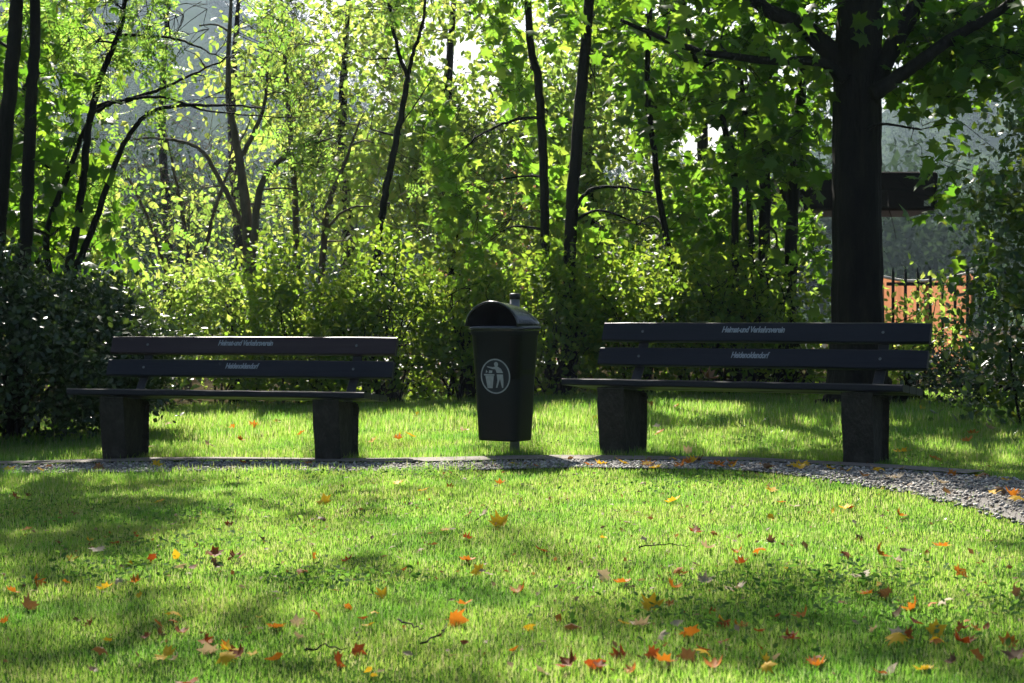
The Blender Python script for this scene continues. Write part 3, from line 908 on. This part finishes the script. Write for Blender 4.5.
sy = 22.0
sx0, sx1 = at(772, 200, sy)[0], at(925, 200, sy)[0]
sz0, sz1 = at(0, 214, sy)[2], at(0, 176, sy)[2]
gz_s = float(gz(4, sy))
sh = empty('shelter', ((sx0 + sx1) / 2, sy, gz_s))
tag(sh, 'dark brown flat roofed shelter half hidden behind the thick tree trunk', 'shelter')
bm = bmesh.new(); box_bm(bm, 0, 0, (sz0 + sz1) / 2 - gz_s, sx1 - sx0, 1.4, sz1 - sz0, None, .06, 4)
bm_obj('roof', bm, M['shelter'], sh)
for px_ in (790, 852):
    bm = bmesh.new(); box_bm(bm, at(px_, 200, sy)[0] - sh.location.x, .2, (sz0 - gz_s) / 2 - .05, .12, .12, sz0 - gz_s + .1, None, .01, 1)
    bm_obj('post', bm, M['shelter'], sh)
bm = bmesh.new(); box_bm(bm, at(765, 200, sy)[0] - sh.location.x, .35, (at(0, 254, sy)[2] - gz_s) / 2, .95, .06, at(0, 254, sy)[2] - gz_s, None, .01, 1)
bm_obj('side_panel', bm, M['shelter'], sh)
bm = bmesh.new(); box_bm(bm, at(914, 200, sy)[0] - sh.location.x, -.706, at(0, 207, sy)[2] - gz_s, .085, .012, .07, None, .003, 1)
bm_obj('plate', bm, M['label'], sh)

wy = 26.0
wx0, wx1 = at(790, 300, wy)[0], at(935, 300, wy)[0]
wr = empty('white_railing', ((wx0 + wx1) / 2, wy, float(gz(5, wy))))
tag(wr, 'low white railing glimpsed between the backrest planks behind the thick trunk', 'railing')
for i in range(18):
    bm = bmesh.new(); box_bm(bm, (i - 8.5) / 17 * (wx1 - wx0), 0, .24, .05, .03, .52, None, .004, 1)
    bm_obj('picket', bm, M['picket'], wr)
for z_ in (.14, .44):
    bm = bmesh.new(); box_bm(bm, 0, .025, z_, wx1 - wx0 + .1, .02, .05, None, .003, 1); bm_obj('rail', bm, M['picket'], wr)

# ================================================================== TREES
TG = 'trees behind the benches'
def S(Y, *pts): return [(a, b, Y) for a, b in pts]

# the thick maple behind the right-hand bench
tree('maple_tree', 'thick dark trunked maple standing right behind the bench, spreading heavy limbs overhead', TG,
     [(S(15, (858, 405), (858, 330), (857, 200), (857, 100), (858, 30), (864, -120), (870, -420)), [.30, .235, .215, .21, .20, .15, .06]),
      (S(15, (850, 110), (838, 62), (800, 25), (760, 5), (690, -60)), [.11, .10, .075, .06, .03]),
      (S(14.8, (846, 80), (820, 62), (760, 60), (690, 48), (620, 20)), [.06, .045, .035, .03, .015]),
      (S(14.9, (868, 100), (888, 55), (915, 5), (960, -90)), [.10, .085, .075, .04]),
      (S(14.6, (872, 95), (905, 72), (950, 40), (1000, 10), (1060, -40)), [.075, .06, .05, .04, .02]),
      (S(15.2, (856, 60), (850, 0), (835, -120), (800, -300)), [.13, .12, .08, .03])],
     [(860, -330, 14.6, 420, 200, 1.3, 90), (860, -640, 15.2, 460, 280, 2, 130), (780, -40, 16.2, 210, 110, .9, 90), (960, 0, 16, 110, 90, .9, 90), (935, 70, 15.9, 75, 60, .6, 42),
      (925, 165, 14.2, 55, 55, .5, 18), (750, 90, 16, 100, 70, .8, 44), (985, 70, 15.4, 60, 50, .8, 18), (965, 26, 14.9, 90, 50, .4, 18), (770, 4, 14.9, 120, 26, .4, 12), (800, 170, 16, 45, 50, .6, 12), (893, 205, 15.6, 16, 45, .3, 6)],
     'maple', 'maple_shaded', .145, 30, .32, .4, .8, limb=.03)

# slender maples in the middle
tree('maple_tree', 'slender straight maple with fork-free dark stem just right of the litter bin', TG,
     [(S(16.9, (569, 405), (570, 330), (570, 260), (573, 190), (581, 90), (588, 0), (594, -300)), [.09, .075, .067, .064, .06, .054, .025]),
      (S(16.8, (573, 212), (590, 190), (620, 187), (652, 193)), [.022, .018, .014, .008])],
     [(600, -150, 14, 150, 140, 1.0, 34), (600, -640, 14.5, 330, 290, 2, 110), (620, 30, 17.8, 90, 70, .7, 34), (615, 130, 18, 70, 70, .7, 30), (640, 215, 17.8, 60, 36, .5, 16), (560, -380, 14.5, 200, 150, 2, 40)],
     'maple', 'maple', .14, 36, .27, .5, .6)
tree('maple_tree', 'slim maple with leaning upper stem just left of the taller straight maple stem', TG,
     [(S(17.1, (553, 400), (547, 300), (545, 230), (543, 150), (538, 80), (529, 25), (520, -200)), [.058, .052, .049, .048, .044, .04, .018]),
      (S(17.0, (543, 118), (515, 120), (480, 135), (462, 150)), [.018, .015, .011, .006])],
     [(490, 110, 18.0, 75, 85, .9, 64), (500, 0, 17.8, 100, 60, .7, 30), (480, -180, 15, 190, 130, 1.0, 40), (490, 205, 18, 70, 40, .7, 24), (440, -30, 17.6, 70, 50, .8, 18)],
     'maple', 'maple', .135, 36, .27, .5, .55)
tree('maple_tree', 'thin crooked maple stem leaning left above the first planks of the right bench', TG,
     [(S(17.2, (684, 400), (676, 300), (661, 208), (654, 150), (647, 90), (650, 0), (655, -220)), [.045, .04, .034, .032, .03, .028, .012])],
     [(680, 40, 18.1, 80, 80, .7, 32), (700, 150, 18.2, 70, 60, .7, 26), (660, -180, 15, 160, 130, 1.0, 16), (650, 240, 18, 70, 34, .6, 14)],
     'maple', 'maple_shaded', .135, 34, .27, .5, .6)
tree('maple_tree', 'thin maple bending left at its top, first of the stems beside the thick trunk', TG,
     [(S(17.0, (736, 395), (735, 300), (735, 180), (724, 125), (706, 85), (690, 40), (670, -80)), [.045, .04, .036, .033, .03, .026, .014])],
     [(710, 70, 18, 60, 60, .7, 18), (730, 215, 18, 60, 40, .6, 14), (690, -150, 15.6, 130, 110, 1.0, 10)],
     'maple', 'maple_shaded', .135, 32, .27, .5, .6)
tree('maple_tree', 'straight dark maple stem between the bent thin one and the thick trunk', TG,
     [(S(17.3, (763, 395), (763, 300), (765, 200), (766, 100), (768, 0), (772, -300)), [.075, .065, .06, .055, .05, .02]),
      (S(17.2, (752, 390), (752, 280), (748, 180), (745, 110), (735, 40)), [.04, .036, .033, .028, .02])],
     [(770, 60, 18.2, 60, 80, .8, 30), (770, -200, 16, 160, 140, 1.0, 10), (770, 230, 18.2, 50, 50, .6, 12)],
     'maple', 'maple_shaded', .135, 34, .27, .5, .6)
tree('maple_tree', 'rough dark maple stem closest on the left of the thick trunk', TG,
     [(S(17.0, (788, 398), (790, 300), (793, 200), (798, 130), (803, 40), (810, -250)), [.08, .068, .06, .055, .05, .02])],
     [(806, 110, 18, 50, 70, .6, 24), (810, -180, 16, 140, 120, 1.0, 8), (812, 225, 18, 30, 40, .5, 8)],
     'maple', 'maple_shaded', .135, 34, .27, .5, .6)

# forked young tree in the middle left
tree('young_tree', 'slender dark tree whose stem forks in a V near the top of the view', TG,
     [(S(17.3, (366, 400), (369, 330), (378, 245), (386, 190), (394, 150), (408, 78)), [.05, .045, .042, .04, .036, .032]),
      (S(17.3, (408, 78), (398, 50), (390, 5), (384, -120)), [.024, .022, .019, .01]),
      (S(17.3, (408, 78), (414, 50), (424, 15), (432, -90)), [.024, .021, .017, .009]),
      (S(17.3, (398, 130), (415, 105), (440, 66)), [.010, .008, .004])],
     [(360, -60, 15.5, 90, 80, 1.2, 50), (330, 50, 18, 90, 70, 1, 26), (440, -120, 15.5, 110, 90, 1.0, 26), (380, -540, 15.5, 270, 300, 2, 130), (340, 150, 18, 70, 50, .9, 16), (410, 190, 18.4, 50, 60, .8, 16)],
     'pinnate', 'pinnate', .20, 22, .28, .5, .5)
# pinnate-leaved tree whose boughs reach in over the left half
tree('young_tree', 'many stemmed young tree with boughs arching to the right over the evergreen bush', TG,
     [(S(14.2, (60, 320), (66, 285), (80, 205), (88, 135), (100, 80), (122, 20), (130, -80)), [.042, .038, .034, .032, .028, .022, .010]),
      (S(14.2, (62, 318), (74, 275), (98, 215), (118, 155), (150, 113), (200, 105), (265, 108)), [.036, .033, .028, .024, .019, .014, .006]),
      (S(14.3, (58, 318), (46, 240), (70, 170), (95, 110), (130, 100), (180, 80), (240, 52)), [.032, .028, .024, .02, .017, .012, .005]),
      (S(14.2, (97, 112), (115, 102), (160, 97), (215, 112), (300, 118)), [.018, .015, .012, .008, .004]),
      (S(14.4, (120, 35), (140, 36), (180, 40), (225, 60)), [.015, .013, .01, .005])],
     [(200, 30, 14.2, 110, 50, .9, 46), (250, 95, 14.4, 90, 26, .6, 14), (90, 30, 14.6, 70, 50, .8, 22), (150, -110, 14.6, 170, 90, 1.0, 40), (150, -480, 14.6, 280, 300, 1.6, 130), (310, 20, 14.6, 90, 50, .9, 26), (90, 180, 14.8, 40, 50, .5, 10)],
     'pinnate', 'pinnate', .20, 20, .26, .45, .55)
tree('leaning_tree', 'dark straight tree stem second from the left edge, above the evergreen bush', TG,
     [(S(13.6, (18, 330), (23, 280), (28, 180), (32, 90), (36, 0), (44, -300)), [.064, .058, .052, .048, .042, .018])],
     [(50, 130, 14.6, 45, 70, .6, 22), (60, 230, 15, 40, 40, .6, 12), (40, -160, 13.8, 160, 130, 1.2, 44), (60, -520, 14, 200, 260, 1.6, 60), (15, 30, 14.6, 40, 60, .6, 14)],
     'maple', 'maple_shaded', .15, 26, .25, .5, .6)
tree('leaning_tree', 'dark tree stem at the very left edge leaning a little to the right', TG,
     [(S(13.2, (-10, 340), (-4, 260), (4, 150), (14, 40), (18, -40), (30, -300)), [.07, .066, .06, .056, .05, .02])],
     [(-30, 100, 14, 50, 90, .8, 20), (10, -200, 13.5, 150, 120, 1.5, 50), (12, 200, 14.6, 30, 60, .5, 12)],
     'maple', 'maple_shaded', .15, 26, .25, .5, .6)
# brushy hazel-like trees further back on the left
tree('brushy_tree', 'rough barked tree with forked low branches and pale yellow green leaves behind the left bench', TG,
     [(S(18.5, (250, 350), (249, 260), (246, 210), (238, 150), (228, 90), (232, -20)), [.08, .068, .06, .046, .034, .015]),
      (S(18.4, (252, 262), (260, 190), (280, 160), (305, 146), (332, 138)), [.05, .04, .03, .02, .01]),
      (S(18.6, (246, 232), (225, 190), (200, 150), (160, 138), (128, 140)), [.035, .03, .022, .015, .008]),
      (S(18.5, (240, 160), (255, 130), (265, 100), (268, 50)), [.03, .025, .02, .01])],
     [(290, 110, 18.5, 90, 60, 1.4, 40), (190, 190, 18.5, 70, 50, 1.2, 7), (330, 190, 19, 60, 60, 1.2, 26), (250, -20, 18.5, 150, 60, 1.6, 40)],
     'ovate', 'fine', .085, 60, .28, .6, .4, bark='bark_pale')
tree('brushy_tree', 'thin brown stemmed tree with twiggy shoots between the brushy tree and the forked stem', TG,
     [(S(19.5, (298, 345), (296, 230), (292, 150), (285, 60), (280, -40)), [.05, .04, .034, .026, .012]),
      (S(19.5, (318, 345), (325, 225), (332, 195), (344, 165), (360, 120)), [.045, .04, .032, .024, .01]),
      (S(19.5, (322, 250), (330, 225), (350, 208), (374, 206)), [.02, .018, .013, .006])],
     [(350, 110, 19.5, 70, 70, 1.4, 40), (300, 40, 19.5, 80, 60, 1.4, 30), (390, 230, 20, 50, 40, 1, 18), (400, 20, 20, 80, 70, 1.4, 34)],
     'ovate', 'fine', .085, 60, .28, .6, .4, bark='bark_pale')
tree('bare_shrub', 'leafless brown twiggy shrub glimpsed through the gap above the evergreen bush', TG,
     [(S(20.5, (185, 345), (188, 260), (180, 200), (165, 130)), [.035, .03, .022, .008]), (S(20.5, (190, 345), (205, 250), (225, 180), (250, 120)), [.03, .026, .02, .008]), (S(20.5, (182, 345), (160, 250), (135, 190), (110, 150)), [.03, .025, .018, .007])],
     [(190, 190, 20.5, 110, 75, 1.2, 190)], 'ovate', 'fine', .06, 3, .22, .8, .4, cull=False, gaps=False, bark='bark_pale', limb=.012, category='shrub')
# lit trees beyond, filling the middle distance
BG = 'sunlit trees beyond the shrubs'
far_list = [
    ('sunlit yellow green tree filling the gap right of the forked stem', 450, 24, [(440, 160, 24, 75, 80, 1.8, 80), (450, 10, 24, 90, 70, 2, 40), (480, 250, 24, 60, 40, 1.4, 26)], 'shrub_sunlit'),
    ('sunlit tree glowing between the slim leaning maple and the straight maple', 590, 23, [(555, 150, 23, 60, 90, 1.6, 70), (610, 220, 23, 70, 50, 1.4, 44), (600, 50, 23, 80, 60, 1.6, 40)], 'fine'),
    ('pale backlit tree standing behind the twiggy brown stems', 345, 26, [(340, 170, 26, 70, 80, 2, 36), (360, 20, 26, 110, 70, 2.2, 46), (270, 80, 26, 60, 50, 1.5, 22)], 'shrub_sunlit'),
    ('sunlit tree seen between the thin stems left of the thick trunk', 705, 24, [(690, 190, 24, 60, 60, 1.4, 36), (720, 240, 24, 60, 40, 1.4, 30), (670, 90, 24, 80, 60, 1.6, 30)], 'fine'),
    ('sunlit tree glowing behind the two dark stems at the left edge', 30, 20, [(20, 190, 20, 50, 70, 1.2, 34), (70, 220, 20, 40, 40, 1, 22), (60, 40, 20, 50, 70, 1.2, 22)], 'fine'),
    ('small far tree with grey green leaves behind the arching boughs', 165, 34, [(170, 230, 34, 70, 50, 2, 30), (140, 180, 34, 50, 50, 1.6, 14)], 'far'),
    ('yellowish tree rising behind the brushy tree and its low fork', 235, 30, [(225, 225, 30, 80, 30, 2, 12), (280, 120, 30, 50, 40, 2, 8)], 'fine'),
]
for lab, px, Yt, bl, mt in far_list:
    tree('sunlit_tree', lab, BG, [(S(Yt, (px, 345), (px + 4, 250), (px - 3, 120), (px + 5, -20)), [.12, .10, .08, .03])], bl, 'ovate', mt, .13, 64, .42, .6, .4, cull=False)
tree('red_leaved_tree', 'small tree with reddish brown leaves glimpsed left of the slim leaning maple', BG,
     [(S(27, (495, 345), (497, 290), (500, 230)), [.07, .05, .02])], [(495, 270, 27, 40, 40, 1.2, 30), (515, 190, 27, 36, 36, 1, 20), (540, 285, 27, 40, 20, 1, 12)], 'ovate', 'red', .10, 50, .35, .6, .4, cull=False)

# ================================================================== SHRUBS
HG = 'leafy shrubs along the back of the lawn'
hedge = [
    ('pale green sunlit shrub directly behind the left end of the left bench', 150, 17.0, 190, 272, 'ovate', 'shrub_sunlit', .072, 4160),
    ('taller sunlit shrub behind the middle of the left bench', 235, 17.6, 150, 262, 'ovate', 'shrub_sunlit', .072, 3840),
    ('mid green shrub behind the right half of the left bench', 305, 17.0, 150, 240, 'ovate', 'shrub', .072, 5120),
    ('dense green shrub between the left bench and the litter bin', 385, 16.8, 140, 252, 'ovate', 'shrub', .072, 5504),
    ('green shrub with dark lower twigs directly behind the litter bin', 465, 16.8, 150, 262, 'ovate', 'shrub', .072, 5376),
    ('dark green shrub behind the gap between the bin and the right bench', 555, 16.9, 140, 256, 'ovate', 'shrub', .072, 5376),
    ('leafy shrub behind the left end of the right bench', 640, 16.9, 150, 248, 'ovate', 'shrub', .072, 5120),
    ('dark twiggy shrub behind the middle of the right bench', 715, 16.8, 130, 252, 'ovate', 'shrub', .072, 4096),
    ('thin shrub crowding the foot of the thick trunk on its left', 790, 16.6, 120, 262, 'ovate', 'shrub', .072, 1792),
]
for lab, px, Yb, w_, tp, lf, mt, sz, n_ in hedge:
    shrub('shrub', lab, HG, px, Yb, w_, tp, lf, mt, sz, n_, stems=26, depth=.8)
shrub('shrub', 'low yellow green shrub lit from behind at the right foot of the thick trunk', HG, 912, 16.0, 80, 280, 'ovate', 'shrub_sunlit', .072, 1360, stems=12, depth=.6)
shrub('evergreen_bush', 'large rounded dark evergreen bush beside the left bench', None, 10, 13.0, 350, 268, 'ovate', 'bush', .056, 34000, stems=30, depth=1.25, hollow=.6, cat='bush', up=.5, spread=.13)
shrub('glossy_shrub', 'tall loose shrub with drooping glossy leaves at the right edge', None, 1052, 12.0, 200, 112, 'ovate', 'dogwood', .07, 5600, stems=26, depth=.7, hollow=.2, cat='shrub', up=.6, lean=.05, spread=.16)
shrub('ivy_clump', 'low dark ground ivy below the glossy shrub beyond the right bench', None, 985, 14.6, 170, 350, 'ovate', 'bush', .06, 2600, stems=10, depth=.7, cat='plant', up=.9)

# ================================================================== FALLEN LEAVES AND TWIGS
def maple_leaf_mesh(name, curl, seed, simple=False):
    r = np.random.default_rng(seed)
    tv, tf = (T['ovate'] if simple else T['maple'])
    v = tv.copy()
    v[:, 1] -= .45
    x_, y_ = v[:, 0].copy(), v[:, 1].copy()
    v[:, 2] = curl * (.9 * x_ ** 2 + .6 * y_ ** 2) + r.normal(scale=.05, size=len(v)) + curl * .3 * x_ * y_
    v[:, 2] -= v[:, 2].min()
    g_ = Geo(); g_.add(v, np.concatenate([np.array(f) for f in tf]), np.array([len(f) for f in tf]))
    if not simple:
        g_.tube(np.array([(0, -.45, v[0, 2]), (.05, -.65, .05 + v[0, 2]), (.03, -.9, .12 + v[0, 2])]), [.012, .01, .009], 4)
    return g_.mesh(name)
leaf_meshes = {}
for col in ('f_yellow', 'f_orange', 'f_red', 'f_pale', 'f_brown'):
    for k, curl in enumerate((.35, .9, 1.5, -.8)):
        me_ = maple_leaf_mesh('fallen_' + col, curl, k * 7 + hash(col) % 5 * 0 + len(col))
        me_.materials.append(M[col]); leaf_meshes[(col, k)] = me_
    me_ = maple_leaf_mesh('fallen_' + col, .6, 99, True); me_.materials.append(M[col]); leaf_meshes[(col, 4)] = me_
LG = 'fallen leaves on the lawn and path'
def fallen_leaf(p, size, col, k, label, tilt=.35, lift=.022, name='fallen_leaf', group=LG):
    o_ = bpy.data.objects.new(name, leaf_meshes[(col, k)])
    COL.objects.link(o_)
    o_.location = (p[0], p[1], p[2] + lift)
    o_.scale = (size,) * 3
    o_.rotation_euler = (random.gauss(0, tilt), random.gauss(0, tilt), random.uniform(0, 6.28))
    tag(o_, label, 'leaf', group)
    return o_
# the ones that stand out in the photograph: px, py, width px, colour, mesh, label
big = [(230, 658, 29, 'f_yellow', 1, 'large orange yellow maple leaf at the front of the lawn on the left'),
       (325, 505, 21, 'f_yellow', 0, 'bright yellow maple leaf on the lawn in front of the left bench'),
       (398, 487, 15, 'f_yellow', 1, 'small yellow leaf on the lawn edge between left bench and bin'),
       (424, 494, 14, 'f_yellow', 0, 'yellow leaf lying just right of the small yellow leaf near the bin'),
       (502, 528, 24, 'f_yellow', 2, 'yellow leaf on the lawn in front of the litter bin'),
       (673, 505, 19, 'f_yellow', 1, 'bright yellow maple leaf on the lawn below the right bench'),
       (772, 494, 15, 'f_yellow', 0, 'yellow leaf on the sunny lawn edge below the right bench lettering'),
       (846, 512, 17, 'f_yellow', 1, 'pale yellow leaf on the brightest grass below the right bench leg'),
       (652, 611, 27, 'f_yellow', 2, 'yellow leaf lying in the shaded band of the front lawn'),
       (457, 626, 26, 'f_orange', 2, 'orange leaf standing on edge in the middle of the front lawn'),
       (463, 610, 22, 'f_orange', 1, 'orange brown leaf touching the upright orange leaf mid lawn'),
       (662, 668, 25, 'f_orange', 1, 'bright orange leaf at the bottom edge of the lawn'),
       (568, 672, 28, 'f_red', 2, 'dark russet leaf at the bottom edge left of the bright orange leaf'),
       (600, 674, 18, 'f_red', 1, 'small russet leaf between the dark russet and bright orange leaves'),
       (879, 560, 21, 'f_orange', 2, 'vivid orange leaf upright on the sunny right of the lawn'),
       (895, 566, 15, 'f_pale', 1, 'pale curled leaf right beside the vivid orange leaf'),
       (696, 537, 20, 'f_red', 1, 'russet curled leaf on the lawn below the gap in the right bench legs'),
       (216, 560, 22, 'f_red', 1, 'russet leaf in a small cluster left of centre on the lawn'),
       (236, 562, 18, 'f_red', 2, 'russet leaf at the right of the small cluster on the left lawn'),
       (216, 572, 20, 'f_brown', 1, 'brown leaf at the foot of the small russet cluster'),
       (622, 588, 20, 'f_orange', 1, 'orange brown leaf at the near edge of the middle sunny grass'),
       (964, 650, 28, 'f_red', 2, 'dark orange leaf near the right bottom corner of the lawn'),
       (97, 556, 20, 'f_pale', 0, 'white backed leaf lying flat at the left of the lawn'),
       (737, 597, 26, 'f_pale', 1, 'pale torn leaf in the shaded band right of centre'),
       (860, 583, 26, 'f_pale', 0, 'long pale leaf right of centre below the vivid orange leaf'),
       (940, 551, 20, 'f_orange', 1, 'rusty leaf on the bright grass at the right'),
       (790, 645, 24, 'f_red', 1, 'russet brown leaf near the front right of centre'),
       (296, 628, 18, 'f_pale', 2, 'whitish curled leaf on the front lawn left of centre'),
       (974, 436, 15, 'f_orange', 1, 'orange leaf on the shaded grass beyond the right bench'),
       (12, 597, 17, 'f_orange', 1, 'orange leaf at the far left edge of the lawn'),
       (979, 480, 16, 'f_yellow', 0, 'yellow leaf on the gravel where the path bends at the right'),
       (1012, 500, 18, 'f_orange', 2, 'rust orange leaf on the gravel at the right edge'),
       (600, 467, 16, 'f_yellow', 1, 'yellow leaf on the kerb under the left leg of the right bench'),
       (625, 467, 16, 'f_yellow', 0, 'second yellow leaf on the kerb just right of that leg'),
       (656, 471, 15, 'f_yellow', 1, 'yellow leaf on the path below the kerb of the right bench'),
       (718, 468, 20, 'f_orange', 1, 'orange leaf on the kerb under the middle of the right bench'),
       (686, 456, 16, 'f_pale', 2, 'white leaf standing up at the kerb under the right bench'),
       (112, 404 + 46, 14, 'f_pale', 0, 'pale leaf at the foot of the left bench'),
       (298, 628 + 15, 17, 'f_pale', 0, 'flat whitish leaf below the curled whitish leaf'),
       (865, 600, 20, 'f_orange', 1, 'orange leaf among brown leaves on the right lawn'),
       (880, 450, 20, 'f_yellow', 2, 'yellow leaf heaped against the right leg of the right bench'),
       (900, 455, 18, 'f_yellow', 1, 'yellow leaf just beyond the right leg of the right bench'),
       (935, 462, 17, 'f_orange', 0, 'orange leaf on the grass beyond the kerb end'),
       (500, 486, 13, 'f_orange', 1, 'small orange leaf on the lawn edge under the bin')]
for px, py, wpx, col, k, lab in big:
    p = ground_at(px, py)
    fallen_leaf(p, wpx * p[1] / F_PX * .8, col, k, lab, .3 if k < 2 else .7, .018)
# the many others
kinds = [('f_pale', 'small pale dry leaf lying in the lawn grass', .17), ('f_red', 'small russet leaf lying in the lawn grass', .23), ('f_brown', 'small brown withered leaf lying in the lawn grass', .16),
         ('f_orange', 'small orange leaf lying in the lawn grass', .24), ('f_yellow', 'small yellow leaf lying in the lawn grass', .20)]
cum = np.cumsum([k[2] for k in kinds])
heaps = [(random.uniform(60, 1010), random.uniform(500, 672)) for _ in range(9)] + [(random.uniform(560, 1010), random.uniform(520, 672)) for _ in range(9)]
for i in range(175):
    px = random.uniform(0, 1024); py = 480 + 200 * random.random() ** .8
    if random.random() < .35 and i > 20:
        hx_, hy_ = heaps[random.randrange(len(heaps))]
        px, py = random.gauss(hx_, 34), random.gauss(hy_, 9)
    if py < 478 or py > 690: continue
    if px > 900 and py < 530: continue
    p = ground_at(px, py)
    c = kinds[min(4, int(np.searchsorted(cum, random.random())))]
    fallen_leaf(p, random.uniform(.026, .056), c[0], random.choice((0, 1, 2, 3, 4)), c[1], .5, random.uniform(.006, .018), group='small leaves scattered over the lawn')
pk = [('f_pale', 'small pale leaf lying on the gravel path'), ('f_yellow', 'small yellow leaf lying on the gravel path'), ('f_orange', 'small orange leaf lying on the gravel path'), ('f_brown', 'small brown leaf lying on the gravel path')]
for i in range(46):
    t = random.uniform(14, 66) if i % 2 else random.uniform(40, 62)
    a = int(t); w = random.random()
    q = NEAR[a] * (1 - w) + FAR[a] * w
    c = random.choice(pk)
    fallen_leaf((q[0], q[1], float(gz(*q))), random.uniform(.035, .075), c[0], random.choice((0, 1, 2, 3)), c[1], .3, .02, group='small leaves on the gravel path')
for i in range(34):
    px = random.uniform(150, 1020); py = random.uniform(408, 455)
    if 590 < px < 900 and py > 445: continue
    p = ground_at(px, py)
    c = random.choice([('f_pale', 'small pale leaf on the grass behind the benches'), ('f_orange', 'small orange leaf on the grass behind the benches'), ('f_yellow', 'small yellow leaf on the grass behind the benches')])
    fallen_leaf(p, random.uniform(.05, .08), c[0], random.choice((0, 1, 2)), c[1], .4, .04, group='small leaves on the grass behind the benches')
# crumbs of withered leaves sunk in the sward
M['crumb'] = leaf_mat('leaf_crumb', [(.10, .05, .02), (.22, .12, .05), (.34, .27, .18)], [(.2, .08, .02), (.3, .16, .04), (.3, .24, .12)], .6, .3, .1)
g = Geo(); n = 2600
cx_ = rng.normal(size=(260, 2)) * np.array([1.7, 1.6]) + np.array([.4, 6.2]); w_ = rng.integers(0, 260, n)
cr = cx_[w_] + rng.normal(size=(n, 2)) * .16
cr = cr[(cr[:, 1] > 3.2) & (cr[:, 1] < 15)]
scatter(g, T['diamond'], np.concatenate([cr, (gz(cr[:, 0], cr[:, 1]) + rng.uniform(.004, .024, len(cr)))[:, None]], 1), rng.normal(size=(len(cr), 3)) * .5 + np.array([0, 0, 1]), .010 + .022 * rng.random(len(cr)) ** 2)
tag(link_mesh('leaf_crumbs', g.mesh('leaf_crumbs'), M['crumb']), kind='stuff')
# leaf on the right bench's seat
sp = bench.matrix_basis @ Vector((-.12, .10, .452))
fallen_leaf(sp, .10, 'f_brown', 2, 'curled brown leaf lying on the seat of the right bench', .2, .0)

def twig(pts, r0, label):
    P = np.array([ground_at(*p) for p in pts]); P[:, 2] += .03
    P = smooth_path(P, 5); P += rng.normal(scale=.004, size=P.shape)
    g_ = Geo(); g_.tube(P, np.linspace(r0, r0 * .4, len(P)), 6)
    tag(link_mesh('fallen_twig', g_.mesh('fallen_twig'), M['bark'], None, True), label, 'twig', 'fallen twigs on the lawn')
twig([(398, 631), (412, 636), (424, 641)], .003, 'short dark twig on the lawn left of the upright orange leaf')
twig([(304, 662), (325, 659), (346, 660)], .0032, 'dark straight twig at the front of the lawn on the left')
twig([(425, 655), (440, 645), (447, 636)], .0028, 'dark bent twig below the upright orange leaf')
twig([(640, 556), (670, 553), (690, 556)], .0025, 'long thin twig on the sunny lawn right of centre')

# ================================================================== HAZE
bm = bmesh.new()
box_bm(bm, 0, 238, 56.0, 1060, 580, 118)
hz_m = bpy.data.materials.new('haze_air'); hz_m.use_nodes = True
nt = hz_m.node_tree; nt.nodes.remove(nt.nodes['Principled BSDF'])
pv = nt.nodes.new('ShaderNodeVolumePrincipled')
pv.inputs['Color'].default_value = (.62, .78, 1.0, 1)
pv.inputs['Density'].default_value = .00024
pv.inputs['Anisotropy'].default_value = .45
nt.links.new(pv.outputs[0], nt.nodes['Material Output'].inputs['Volume'])
tag(bm_obj('haze', bm, hz_m), kind='stuff')
